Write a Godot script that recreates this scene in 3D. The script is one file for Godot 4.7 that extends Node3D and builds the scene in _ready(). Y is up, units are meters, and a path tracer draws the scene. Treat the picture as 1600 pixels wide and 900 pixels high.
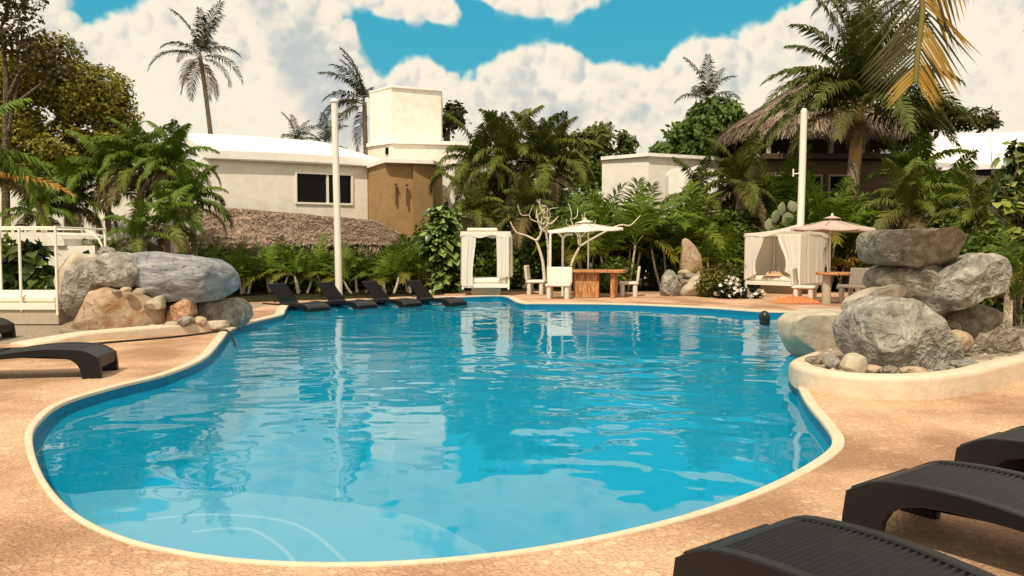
extends Node3D

var rng := RandomNumberGenerator.new()
var names := {}
var M := {}          # materials by name
var shared := {}     # meshes used more than once


# ------------------------------------------------------------------ mesh building
class Shape:
	var v := PackedVector3Array()
	var n := PackedVector3Array()
	var c := PackedColorArray()
	var i := PackedInt32Array()
	var col := Color.WHITE

	func tri(a: Vector3, b: Vector3, d: Vector3) -> void:      # counter-clockwise from outside
		var nn := (b - a).cross(d - a).normalized()
		var k := v.size()
		v.append(a); v.append(b); v.append(d)
		n.append(nn); n.append(nn); n.append(nn)
		c.append(col); c.append(col); c.append(col)
		i.append(k); i.append(k + 2); i.append(k + 1)

	func quad(a: Vector3, b: Vector3, d: Vector3, e: Vector3) -> void:
		var nn := (d - a).cross(e - b).normalized()
		var k := v.size()
		v.append(a); v.append(b); v.append(d); v.append(e)
		for _j in 4:
			n.append(nn); c.append(col)
		i.append_array(PackedInt32Array([k, k + 2, k + 1, k, k + 3, k + 2]))

	func grid(rows: Array, wrap := false, flip := false, cols: Array = []) -> void:   # smooth surface through rows of points
		var w: int = rows[0].size()
		var base := v.size()
		var acc := PackedVector3Array()
		acc.resize(rows.size() * w)
		for r in rows:
			v.append_array(r)
		for r in rows.size() - 1:
			for q in (w if wrap else w - 1):
				var q2 := (q + 1) % w
				var k0 := r * w + q
				var k1 := r * w + q2
				var k2 := (r + 1) * w + q2
				var k3 := (r + 1) * w + q
				var p0 := v[base + k0]
				var nn := (v[base + k2] - p0).cross(v[base + k3] - v[base + k1])
				if flip:
					nn = -nn
				acc[k0] += nn; acc[k1] += nn; acc[k2] += nn; acc[k3] += nn
				if flip:
					i.append_array(PackedInt32Array([base + k0, base + k1, base + k2, base + k0, base + k2, base + k3]))
				else:
					i.append_array(PackedInt32Array([base + k0, base + k2, base + k1, base + k0, base + k3, base + k2]))
		for k in acc.size():
			n.append(acc[k].normalized() if acc[k].length_squared() > 1e-18 else Vector3.UP)
			c.append(col if cols.is_empty() else cols[k])

	func box(at: Vector3, size: Vector3, bas := Basis.IDENTITY, bevel := 0.0) -> void:
		var h := size / 2
		if bevel <= 0.0:
			var p := []
			for k in 8:
				p.append(at + bas * Vector3(h.x * (1 if k & 1 else -1), h.y * (1 if k & 2 else -1), h.z * (1 if k & 4 else -1)))
			quad(p[0], p[2], p[3], p[1]); quad(p[4], p[5], p[7], p[6]); quad(p[0], p[4], p[6], p[2])
			quad(p[1], p[3], p[7], p[5]); quad(p[2], p[6], p[7], p[3]); quad(p[0], p[1], p[5], p[4])
			return
		var b := minf(bevel, minf(h.x, minf(h.y, h.z)) * 0.95)
		# chamfered box: six faces, twelve edges, eight corners, each turned outwards
		var f := func(sx, sy, sz, ax):
			return at + bas * Vector3(sx * (h.x - (0.0 if ax == 0 else b)), sy * (h.y - (0.0 if ax == 1 else b)), sz * (h.z - (0.0 if ax == 2 else b)))
		for s in [-1, 1]:
			out4(at, f.call(s, -1, -1, 0), f.call(s, 1, -1, 0), f.call(s, 1, 1, 0), f.call(s, -1, 1, 0))
			out4(at, f.call(-1, s, -1, 1), f.call(-1, s, 1, 1), f.call(1, s, 1, 1), f.call(1, s, -1, 1))
			out4(at, f.call(-1, -1, s, 2), f.call(1, -1, s, 2), f.call(1, 1, s, 2), f.call(-1, 1, s, 2))
			for t in [-1, 1]:
				out4(at, f.call(s, t, -1, 0), f.call(s, t, -1, 1), f.call(s, t, 1, 1), f.call(s, t, 1, 0))
				out4(at, f.call(-1, s, t, 1), f.call(-1, s, t, 2), f.call(1, s, t, 2), f.call(1, s, t, 1))
				out4(at, f.call(s, -1, t, 2), f.call(s, -1, t, 0), f.call(s, 1, t, 0), f.call(s, 1, t, 2))
				for u in [-1, 1]:
					var x: Vector3 = f.call(s, t, u, 0)
					var y: Vector3 = f.call(s, t, u, 1)
					var z: Vector3 = f.call(s, t, u, 2)
					if (y - x).cross(z - x).dot(x - at) > 0: tri(x, y, z)
					else: tri(x, z, y)

	func out4(from: Vector3, a: Vector3, b: Vector3, d: Vector3, e: Vector3) -> void:
		if (d - a).cross(e - b).dot(a + d - from * 2) > 0: quad(a, b, d, e)
		else: quad(e, d, b, a)

	func tube(path: Array, radii: Array, sides := 8, caps := true) -> void:
		var rows := []
		var up := Vector3.UP
		var count := path.size()
		for k in count:
			var t: Vector3 = (path[mini(k + 1, count - 1)] - path[maxi(k - 1, 0)]).normalized()
			if absf(t.dot(up)) > 0.95:
				up = Vector3.RIGHT if absf(t.x) < 0.8 else Vector3.BACK
			var a := t.cross(up).normalized()
			var b := t.cross(a).normalized()
			up = -b
			var row := PackedVector3Array()
			var r: float = radii[0]
			if radii.size() == count:
				r = radii[k]
			elif radii.size() > 1:
				var f := float(k) / (count - 1) * (radii.size() - 1)
				r = lerpf(radii[int(f)], radii[mini(int(f) + 1, radii.size() - 1)], f - int(f))
			for s in sides:
				var ang := TAU * s / sides
				row.append(path[k] + (a * cos(ang) + b * sin(ang)) * r)
			rows.append(row)
		grid(rows, true)
		if caps:
			for s in sides:
				tri(path[0], rows[0][(s + 1) % sides], rows[0][s])
				tri(path[count - 1], rows[count - 1][s], rows[count - 1][(s + 1) % sides])

	func lathe(at: Vector3, prof: Array, sides := 20, sq := Vector2.ONE) -> void:     # profile of Vector2(radius, height) from the bottom up
		var rows := []
		for p in prof:
			var row := PackedVector3Array()
			for s in sides:
				var ang := TAU * s / sides
				row.append(at + Vector3(cos(ang) * p.x * sq.x, p.y, -sin(ang) * p.x * sq.y))
			rows.append(row)
		grid(rows, true)

	func prism(poly: PackedVector2Array, y0: float, y1: float, bottom := true) -> void:   # plan polygon of (x, z), any turn
		var p := poly.duplicate()
		var m := p.size()
		var area := 0.0
		for k in m:
			area += p[k].cross(p[(k + 1) % m])
		if area > 0:
			p.reverse()
		for k in m:
			var a := p[k]
			var b := p[(k + 1) % m]
			quad(Vector3(b.x, y0, b.y), Vector3(b.x, y1, b.y), Vector3(a.x, y1, a.y), Vector3(a.x, y0, a.y))
		sheet(p, y1)
		if bottom:
			sheet(p, y0, true)

	func sheet(poly: PackedVector2Array, y: float, down := false) -> void:
		var t := Geometry2D.triangulate_polygon(poly)
		for k in range(0, t.size(), 3):
			var a := Vector3(poly[t[k]].x, y, poly[t[k]].y)
			var b := Vector3(poly[t[k + 1]].x, y, poly[t[k + 1]].y)
			var d := Vector3(poly[t[k + 2]].x, y, poly[t[k + 2]].y)
			if ((b - a).cross(d - a).y > 0.0) != down:
				tri(a, b, d)
			else:
				tri(a, d, b)

	func slab(poly: PackedVector2Array, z0: float, z1: float, bas := Basis.IDENTITY, at := Vector3.ZERO) -> void:   # outline in x, y pushed along z
		var p := poly.duplicate()
		var m := p.size()
		var g := func(q: Vector2, z: float): return at + bas * Vector3(q.x, q.y, z)
		var area := 0.0
		for k in m:
			area += p[k].cross(p[(k + 1) % m])
		if area < 0: p.reverse()
		for k in m:
			var a := p[k]
			var b := p[(k + 1) % m]
			quad(g.call(a, z0), g.call(b, z0), g.call(b, z1), g.call(a, z1))
		var t := Geometry2D.triangulate_polygon(p)
		for k in range(0, t.size(), 3):
			var a := p[t[k]]
			var b := p[t[k + 1]]
			var d := p[t[k + 2]]
			if (b - a).cross(d - a) < 0:
				var e := b
				b = d
				d = e
			tri(g.call(a, z1), g.call(b, z1), g.call(d, z1))
			tri(g.call(a, z0), g.call(d, z0), g.call(b, z0))

	func add(o: Shape, xf: Transform3D) -> void:
		var k := v.size()
		for p in o.v: v.append(xf * p)
		for p in o.n: n.append((xf.basis * p).normalized())
		c.append_array(o.c)
		for q in o.i: i.append(q + k)

	static func new_lathe(prof: Array, sides := 14) -> Shape:
		var s := Shape.new()
		s.lathe(Vector3.ZERO, prof, sides)
		return s

	static func new_frame(lo: Vector3, hi: Vector3, w: float, deep: float) -> Shape:     # four bars round an opening that faces along z
		var s := Shape.new()
		var c := (lo + hi) / 2
		s.box(Vector3(c.x, lo.y + w / 2, c.z), Vector3(hi.x - lo.x, w, deep), Basis.IDENTITY, 0.008)
		s.box(Vector3(c.x, hi.y - w / 2, c.z), Vector3(hi.x - lo.x, w, deep), Basis.IDENTITY, 0.008)
		s.box(Vector3(lo.x + w / 2, c.y, c.z), Vector3(w, hi.y - lo.y - 2 * w, deep), Basis.IDENTITY, 0.008)
		s.box(Vector3(hi.x - w / 2, c.y, c.z), Vector3(w, hi.y - lo.y - 2 * w, deep), Basis.IDENTITY, 0.008)
		return s

	func mesh() -> ArrayMesh:
		var a := []
		a.resize(Mesh.ARRAY_MAX)
		a[Mesh.ARRAY_VERTEX] = v
		a[Mesh.ARRAY_NORMAL] = n
		a[Mesh.ARRAY_COLOR] = c
		a[Mesh.ARRAY_INDEX] = i
		var m := ArrayMesh.new()
		m.add_surface_from_arrays(Mesh.PRIMITIVE_TRIANGLES, a)
		return m


# ------------------------------------------------------------------ the tree of things and parts
func free_name(called: String, under: Node) -> String:
	var key := "%d/%s" % [under.get_instance_id(), called]
	var k: int = names.get(key, 0)
	names[key] = k + 1
	return called if k == 0 else "%s_%03d" % [called, k]


func mesh_of(s) -> Mesh:
	return s.mesh() if s is Shape else s


func part(called: String, s, m: Material, under: Node, at := Vector3.ZERO, turn := 0.0) -> MeshInstance3D:
	var o := MeshInstance3D.new()
	o.mesh = mesh_of(s)
	o.material_override = m
	o.name = free_name(called, under)
	under.add_child(o, true)
	o.position = at
	o.rotation.y = turn
	return o


func tag(o: Node, label: String, category: String, group := "") -> void:
	o.set_meta("label", label)
	o.set_meta("category", category)
	if group != "":
		o.set_meta("group", group)


func thing(called: String, label: String, category: String, at := Vector3.ZERO, turn := 0.0, group := "") -> Node3D:
	var o := Node3D.new()
	o.name = free_name(called, self)
	add_child(o, true)
	o.position = at
	o.rotation.y = turn
	tag(o, label, category, group)
	return o


func solo(called: String, s, m: Material, label: String, category: String, at := Vector3.ZERO, turn := 0.0, group := "") -> MeshInstance3D:
	var o := part(called, s, m, self, at, turn)
	tag(o, label, category, group)
	return o


func structure(called: String, s, m: Material) -> MeshInstance3D:
	var o := part(called, s, m, self)
	o.set_meta("kind", "structure")
	return o


func copy(src: Node3D, called: String, label: String, at: Vector3, turn := 0.0, size := 1.0) -> Node3D:
	var o: Node3D = src.duplicate()
	o.name = free_name(called, self)
	add_child(o, true)
	o.position = at
	o.rotation = Vector3(0, turn, 0)
	o.scale = Vector3.ONE * size
	o.set_meta("label", label)
	return o


# ------------------------------------------------------------------ materials
func noise(freq: float, octaves := 4, seed_ := 1, type := FastNoiseLite.TYPE_SIMPLEX_SMOOTH) -> FastNoiseLite:
	var f := FastNoiseLite.new()
	f.noise_type = type
	f.frequency = freq
	f.seed = seed_
	f.fractal_type = FastNoiseLite.FRACTAL_FBM if octaves > 1 else FastNoiseLite.FRACTAL_NONE
	f.fractal_octaves = octaves
	return f


func noise_tex(f: FastNoiseLite, stops: Array, size := 512) -> NoiseTexture2D:
	var t := NoiseTexture2D.new()
	t.width = size
	t.height = size
	t.seamless = true
	t.seamless_blend_skirt = 0.2
	t.noise = f
	var g := Gradient.new()
	g.offsets = PackedFloat32Array(stops.map(func(s): return s[0]))
	g.colors = PackedColorArray(stops.map(func(s): return s[1]))
	t.color_ramp = g
	return t


func lin(r: float, g: float, b: float) -> Color:
	return Color(r, g, b).linear_to_srgb()


func mat(called: String, albedo: Color, rough := 0.7, spec := 0.5) -> StandardMaterial3D:
	var m := StandardMaterial3D.new()
	m.resource_name = called
	m.albedo_color = albedo
	m.roughness = rough
	m.metallic_specular = spec
	M[called] = m
	return m


func triplanar(m: StandardMaterial3D, tex: Texture2D, size: float, world := true) -> void:   # one repeat of the texture is so many metres
	m.uv1_triplanar = true
	m.uv1_world_triplanar = world
	m.uv1_scale = Vector3.ONE / size
	m.uv1_triplanar_sharpness = 4.0
	m.albedo_texture = tex


func relief(m: StandardMaterial3D, tex: Texture2D, cm: float) -> void:
	m.heightmap_enabled = true
	m.heightmap_texture = tex
	m.heightmap_scale = cm


func detail(m: StandardMaterial3D, tex: Texture2D, size: float) -> void:     # a coarse pattern laid over the fine one
	m.detail_enabled = true
	m.detail_blend_mode = BaseMaterial3D.BLEND_MODE_MUL
	m.detail_albedo = tex
	m.detail_uv_layer = BaseMaterial3D.DETAIL_UV_2
	m.uv2_triplanar = true
	m.uv2_world_triplanar = true
	m.uv2_scale = Vector3.ONE / size


func leafy(called: String, spec := 0.4, rough := 0.5, through := 0.5) -> StandardMaterial3D:
	var m := mat(called, Color.WHITE, rough, spec)
	m.vertex_color_use_as_albedo = true
	if through > 0:
		m.backlight_enabled = true
		m.backlight = Color(through, through, through * 0.6)
	return m


func stone_tex(a: Color, b: Color, c_: Color, seed_: int) -> Texture2D:
	var f := noise(0.012, 6, seed_)
	f.domain_warp_enabled = true
	f.domain_warp_amplitude = 60.0
	f.domain_warp_frequency = 0.006
	return noise_tex(f, [[0.12, a], [0.34, a.lerp(b, 0.7)], [0.5, b], [0.66, b.lerp(c_, 0.35)], [0.88, c_]], 512)


func deck_maps() -> Array:
	# washed concrete with flat pebbles pressed into it: colour and height from one field of cells, both repeating
	var size := 1024
	var fields := []
	for ret in [FastNoiseLite.RETURN_DISTANCE2_SUB, FastNoiseLite.RETURN_CELL_VALUE]:
		var f := noise(0.034, 1, 5, FastNoiseLite.TYPE_CELLULAR)
		f.cellular_return_type = ret
		f.cellular_jitter = 1.0
		f.domain_warp_enabled = true
		f.domain_warp_amplitude = 34.0
		f.domain_warp_frequency = 0.02
		fields.append(f.get_seamless_image(size, size, false, false, 0.15, true).get_data())
	fields.append(noise(0.07, 4, 9).get_seamless_image(size, size, false, false, 0.15, true).get_data())
	var crack := noise(0.016, 5, 14)
	crack.fractal_type = FastNoiseLite.FRACTAL_RIDGED
	fields.append(crack.get_seamless_image(size, size, false, false, 0.15, true).get_data())
	fields.append(noise(0.012, 3, 17).get_seamless_image(size, size, false, false, 0.15, true).get_data())
	var da: PackedByteArray = fields[0]
	var db: PackedByteArray = fields[1]
	var dd: PackedByteArray = fields[2]
	var dc: PackedByteArray = fields[3]
	var dw: PackedByteArray = fields[4]
	var col := PackedByteArray()
	col.resize(size * size * 3)
	var hgt := PackedByteArray()
	hgt.resize(size * size)
	for k in size * size:
		var e := da[k] / 255.0
		var t := db[k] / 255.0
		var f := dd[k] / 255.0 - 0.5
		var c := smoothstep(0.84, 0.97, dc[k] / 255.0) * smoothstep(0.35, 0.6, dw[k] / 255.0)
		var edge := smoothstep(0.0, 0.16, e)
		var pale := smoothstep(0.84, 0.97, t) * smoothstep(0.05, 0.3, e) * 0.5
		var s := (0.955 + 0.045 * edge) * (1.0 - 0.4 * c) * (1.0 + f * 0.22 + (t - 0.5) * 0.07)
		col[k * 3] = int(clampf(lerpf(0.835, 0.92, pale) * s, 0, 1) * 255)
		col[k * 3 + 1] = int(clampf(lerpf(0.695, 0.81, pale) * s * (1.0 + f * 0.06), 0, 1) * 255)
		col[k * 3 + 2] = int(clampf(lerpf(0.575, 0.70, pale) * s * (1.0 + f * 0.1), 0, 1) * 255)
		hgt[k] = int(clampf(0.25 + 0.35 * edge * (0.5 + 0.5 * t) + f * 0.8 - 0.35 * c, 0, 1) * 255)
	return [ImageTexture.create_from_image(Image.create_from_data(size, size, false, Image.FORMAT_RGB8, col)),
		ImageTexture.create_from_image(Image.create_from_data(size, size, false, Image.FORMAT_L8, hgt))]


func make_materials() -> void:
	var white := Color.WHITE
	var dk := deck_maps()
	var m := mat("deck", Color(0.955, 0.935, 0.91), 0.8, 0.35)
	triplanar(m, dk[0], 2.3)
	relief(m, dk[1], 1.4)
	detail(m, noise_tex(noise(0.01, 4, 21), [[0.25, Color(0.78, 0.735, 0.7)], [0.5, Color(0.92, 0.905, 0.89)], [0.75, white]], 256), 5.3)
	m = mat("path", lin(0.36, 0.28, 0.2), 0.85, 0.3)
	triplanar(m, noise_tex(noise(0.05, 4, 3), [[0.2, Color(0.82, 0.82, 0.82)], [0.8, white]], 256), 1.7)
	m = mat("soil", white, 0.95, 0.2)
	triplanar(m, noise_tex(noise(0.03, 5, 4), [[0.2, Color(0.10, 0.09, 0.05)], [0.5, Color(0.17, 0.15, 0.08)], [0.8, Color(0.2, 0.22, 0.09)]], 256), 2.0)
	var spots := noise_tex(noise(0.012, 6, 31), [[0.1, Color(0.955, 0.94, 0.92)], [0.5, Color(0.985, 0.98, 0.97)], [0.8, white]], 512)
	m = mat("coping", lin(0.64, 0.52, 0.38), 0.6, 0.4)
	triplanar(m, spots, 1.4)
	relief(m, noise_tex(noise(0.06, 4, 33), [[0.0, Color.BLACK], [1.0, white]], 256), 0.5)
	m = mat("plaster", lin(0.86, 0.80, 0.71), 0.85, 0.3)
	triplanar(m, spots, 3.1)
	detail(m, noise_tex(noise(0.008, 5, 35), [[0.1, Color(0.95, 0.945, 0.93)], [0.5, Color(0.985, 0.985, 0.98)], [0.8, white]], 256), 9.7)
	m = mat("roof_plaster", lin(0.9, 0.86, 0.79), 0.8, 0.3)
	triplanar(m, spots, 4.3)
	m = mat("tan_plaster", lin(0.40, 0.25, 0.115), 0.85, 0.3)
	triplanar(m, noise_tex(noise(0.02, 5, 37), [[0.1, Color(0.92, 0.9, 0.87)], [0.5, Color(0.96, 0.955, 0.95)], [0.9, white]], 256), 2.9)
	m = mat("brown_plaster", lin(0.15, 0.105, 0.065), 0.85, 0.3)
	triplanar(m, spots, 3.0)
	m = mat("stain", lin(0.1, 0.06, 0.03), 0.9, 0.2)
	# stones
	var rough_h := noise(0.02, 6, 41)
	rough_h.fractal_type = FastNoiseLite.FRACTAL_RIDGED
	var rt := noise_tex(rough_h, [[0.0, Color.BLACK], [1.0, white]], 512)
	m = mat("grey_stone", white, 0.85, 0.35)
	triplanar(m, stone_tex(Color(0.44, 0.415, 0.375), Color(0.585, 0.56, 0.515), Color(0.74, 0.71, 0.655), 51), 1.9, false)
	relief(m, rt, 4.5)
	m = mat("blue_stone", white, 0.8, 0.35)
	triplanar(m, stone_tex(Color(0.43, 0.43, 0.445), Color(0.545, 0.55, 0.56), Color(0.68, 0.68, 0.67), 52), 1.8, false)
	m.uv1_scale = Vector3(0.3, 0.95, 0.4)
	relief(m, rt, 1.6)
	m = mat("tan_stone", white, 0.85, 0.35)
	triplanar(m, stone_tex(Color(0.62, 0.47, 0.34), Color(0.67, 0.58, 0.48), Color(0.74, 0.66, 0.55), 53), 2.6, false)
	relief(m, rt, 1.6)
	m = mat("brown_stone", white, 0.85, 0.35)
	triplanar(m, stone_tex(Color(0.43, 0.385, 0.32), Color(0.57, 0.525, 0.455), Color(0.71, 0.665, 0.585), 54), 1.4, false)
	relief(m, rt, 4.0)
	m = mat("pale_stone", white, 0.75, 0.35)
	triplanar(m, stone_tex(Color(0.62, 0.56, 0.47), Color(0.70, 0.65, 0.56), Color(0.76, 0.72, 0.64), 55), 2.2, false)
	relief(m, rt, 0.8)
	m = mat("pink_stone", white, 0.85, 0.35)
	triplanar(m, stone_tex(Color(0.55, 0.36, 0.27), Color(0.72, 0.54, 0.42), Color(0.82, 0.7, 0.58), 56), 0.8, false)
	relief(m, rt, 1.5)
	var cn := noise(0.011, 4, 43)
	cn.fractal_type = FastNoiseLite.FRACTAL_RIDGED
	cn.domain_warp_enabled = true
	cn.domain_warp_amplitude = 30.0
	cn.domain_warp_frequency = 0.02
	var cracks := noise_tex(cn, [[0.0, white], [0.74, Color(0.97, 0.97, 0.97)], [0.86, Color(0.72, 0.69, 0.65)], [0.95, Color(0.42, 0.38, 0.34)], [1.0, Color(0.36, 0.33, 0.3)]], 512)
	for q in ["grey_stone", "blue_stone", "tan_stone", "brown_stone", "pink_stone"]:
		detail(M[q], cracks, 2.1)
	# water and pool
	m = mat("water", lin(0.0, 0.335, 0.53), 0.015, 0.42)
	m.transparency = BaseMaterial3D.TRANSPARENCY_ALPHA
	m.albedo_color.a = 0.5
	m = mat("pool_paint", lin(0.0, 0.35, 0.56), 0.6, 0.3)
	triplanar(m, noise_tex(noise(0.02, 4, 61), [[0.2, Color(0.85, 0.9, 0.93)], [0.8, white]], 256), 2.6)
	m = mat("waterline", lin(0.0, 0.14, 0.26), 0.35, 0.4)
	m = mat("step_paint", lin(0.22, 0.49, 0.63), 0.6, 0.3)
	m = mat("step_edge", lin(0.52, 0.68, 0.76), 0.6, 0.3)
	# furniture
	m = mat("dark_resin", lin(0.0065, 0.0065, 0.0072), 0.4, 0.38)
	relief(m, noise_tex(noise(0.3, 2, 63), [[0.0, Color.BLACK], [1.0, white]], 256), 0.04)
	m.uv1_triplanar = true
	m.uv1_scale = Vector3.ONE * 2.5
	m = mat("white_metal", lin(0.78, 0.73, 0.62), 0.4, 0.5)
	m = mat("white_resin", lin(0.72, 0.67, 0.57), 0.55, 0.45)
	triplanar(m, spots, 0.9, false)
	m = mat("cloth", lin(0.84, 0.79, 0.7), 0.9, 0.2)
	m.backlight_enabled = true
	m.backlight = Color(0.8, 0.76, 0.7)
	m = mat("cushion", lin(0.76, 0.7, 0.58), 0.9, 0.2)
	m = mat("brown_cloth", lin(0.50, 0.375, 0.32), 0.85, 0.2)
	m.backlight_enabled = true
	m.backlight = Color(0.3, 0.2, 0.16)
	m = mat("orange_towel", lin(0.66, 0.2, 0.08), 0.95, 0.1)
	m = mat("beige_towel", lin(0.5, 0.34, 0.2), 0.95, 0.1)
	m = mat("wood", white, 0.7, 0.35)
	var grain := noise(0.02, 4, 65)
	var gt := noise_tex(grain, [[0.2, Color(0.5, 0.33, 0.2)], [0.5, Color(0.68, 0.47, 0.3)], [0.8, Color(0.78, 0.58, 0.4)]], 256)
	triplanar(m, gt, 1.0, false)
	m.uv1_scale = Vector3(2.5, 0.5, 2.5)
	m = mat("dark_wood", lin(0.08, 0.05, 0.03), 0.7, 0.35)
	m = mat("wash_wood", lin(0.45, 0.38, 0.29), 0.7, 0.35)
	triplanar(m, spots, 0.8, false)
	m = mat("dark_glass", lin(0.006, 0.006, 0.006), 0.12, 0.22)
	m = mat("black_rubber", lin(0.012, 0.012, 0.012), 0.6, 0.4)
	m = mat("glass", Color(1, 1, 1, 0.12), 0.05, 0.5)
	m.transparency = BaseMaterial3D.TRANSPARENCY_ALPHA
	m = mat("bark", white, 0.9, 0.25)
	triplanar(m, noise_tex(noise(0.03, 5, 71), [[0.2, Color(0.24, 0.2, 0.15)], [0.5, Color(0.38, 0.33, 0.26)], [0.8, Color(0.52, 0.46, 0.38)]], 256), 0.8, false)
	relief(m, rt, 2.0)
	m = mat("pale_bark", white, 0.85, 0.3)
	triplanar(m, noise_tex(noise(0.03, 5, 72), [[0.2, Color(0.72, 0.66, 0.56)], [0.8, Color(0.88, 0.83, 0.73)]], 256), 0.6, false)
	m = mat("palm_bark", white, 0.85, 0.3)
	triplanar(m, noise_tex(noise(0.03, 5, 73), [[0.2, Color(0.40, 0.34, 0.27)], [0.8, Color(0.62, 0.55, 0.46)]], 256), 0.8, false)
	m = mat("leaf_sheath", lin(0.36, 0.2, 0.05), 0.6, 0.4)
	m = leafy("frond", 0.27, 0.58, 0.5)
	m = leafy("leaves", 0.3, 0.55, 0.7)
	m = leafy("big_leaves", 0.5, 0.38, 0.35)
	m = leafy("thatch", 0.15, 0.95, 0.0)
	m = leafy("petals", 0.2, 0.8, 0.4)
	m = mat("grass", lin(0.08, 0.12, 0.03), 0.9, 0.2)
	m = mat("skin", lin(0.34, 0.18, 0.11), 0.5, 0.4)
	m = mat("black_hair", lin(0.008, 0.007, 0.007), 0.35, 0.5)
	m = mat("swimwear", lin(0.02, 0.03, 0.06), 0.7, 0.3)


# ------------------------------------------------------------------ curves and sweeps
func spline(pts: Array, per: int, closed := false) -> Array:
	var out := []
	var m := pts.size()
	for k in (m if closed else m - 1):
		var p0 = pts[(k - 1 + m) % m] if closed else pts[maxi(k - 1, 0)]
		var p1 = pts[k]
		var p2 = pts[(k + 1) % m]
		var p3 = pts[(k + 2) % m] if closed else pts[mini(k + 2, m - 1)]
		for s in per:
			out.append(p1.cubic_interpolate(p2, p0, p3, float(s) / per))
	if not closed:
		out.append(pts[m - 1])
	return out


func kerb(path: Array, widths: Array, heights: Array, round_ := 0.035, closed := false, shift := 0.0) -> Shape:    # a rounded band of masonry along a path on the ground
	var s := Shape.new()
	var rows := []
	var m := path.size()
	for k in m:
		var a: Vector3 = path[(k - 1 + m) % m] if closed else path[maxi(k - 1, 0)]
		var b: Vector3 = path[(k + 1) % m] if closed else path[mini(k + 1, m - 1)]
		var t := (b - a).normalized()
		var side := Vector3(-t.z, 0, t.x)
		var f := float(k) / (m - 1) * (widths.size() - 1)
		var w: float = lerpf(widths[int(f)], widths[mini(int(f) + 1, widths.size() - 1)], f - int(f))
		f = float(k) / (m - 1) * (heights.size() - 1)
		var h: float = lerpf(heights[int(f)], heights[mini(int(f) + 1, heights.size() - 1)], f - int(f))
		var r := minf(round_, minf(h, w / 2) * 0.95)
		var row := PackedVector3Array()
		for q in [[-w / 2, -0.02], [-w / 2, h - r], [-w / 2 + r * 0.3, h - r * 0.3], [-w / 2 + r, h], [0.0, h + 0.003], [w / 2 - r, h], [w / 2 - r * 0.3, h - r * 0.3], [w / 2, h - r], [w / 2, -0.02]]:
			row.append(path[k] + side * (q[0] + (shift - w / 2 + 0.04 if closed else shift)) + Vector3.UP * q[1])
		rows.append(row)
	if closed:
		rows.append(rows[0])
	s.grid(rows)
	if not closed:
		for e in [0, m - 1]:
			var r: PackedVector3Array = rows[e]
			for k in range(1, r.size() - 1):
				if e > 0: s.tri(r[0], r[k], r[k + 1])
				else: s.tri(r[0], r[k + 1], r[k])
	return s


func bevel_slab(poly: PackedVector2Array, half: float, b: float, bas := Basis.IDENTITY, at := Vector3.ZERO) -> Shape:   # outline in x, y with a thickness along z and softened rims
	var s := Shape.new()
	var m := poly.size()
	var p := poly.duplicate()
	var area := 0.0
	for k in m:
		area += p[k].cross(p[(k + 1) % m])
	if area < 0: p.reverse()
	var inner := PackedVector2Array()
	for k in m:
		var d0 := (p[k] - p[(k - 1 + m) % m]).normalized()
		var d1 := (p[(k + 1) % m] - p[k]).normalized()
		var nn := Vector2(-d0.y - d1.y, d0.x + d1.x)
		nn = nn.normalized() * minf(1.0 / maxf(sqrt((1 + d0.dot(d1)) / 2), 0.5), 1.6)
		inner.append(p[k] + nn * b)
	var g := func(q: Vector2, z: float): return at + bas * Vector3(q.x, q.y, z)
	for k in m:
		var k2 := (k + 1) % m
		s.quad(g.call(p[k], -half + b), g.call(p[k2], -half + b), g.call(p[k2], half - b), g.call(p[k], half - b))
		s.quad(g.call(p[k], half - b), g.call(p[k2], half - b), g.call(inner[k2], half), g.call(inner[k], half))
		s.quad(g.call(inner[k], -half), g.call(inner[k2], -half), g.call(p[k2], -half + b), g.call(p[k], -half + b))
	var t := Geometry2D.triangulate_polygon(inner)
	for k in range(0, t.size(), 3):
		var a := inner[t[k]]
		var c := inner[t[k + 1]]
		var d := inner[t[k + 2]]
		if (c - a).cross(d - a) < 0:
			var e := c
			c = d
			d = e
		s.tri(g.call(a, half), g.call(c, half), g.call(d, half))
		s.tri(g.call(a, -half), g.call(d, -half), g.call(c, -half))
	return s


# ------------------------------------------------------------------ sky
var sky_n1: FastNoiseLite
var sky_n2: FastNoiseLite
var sky_n3: FastNoiseLite
var sky_n4: FastNoiseLite
var sky_n5: FastNoiseLite
var cloud_top: Array      # where the cumulus bank ends and the blue begins, as (bearing, height) in radians
var cloud_rows := PackedFloat32Array()

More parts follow.
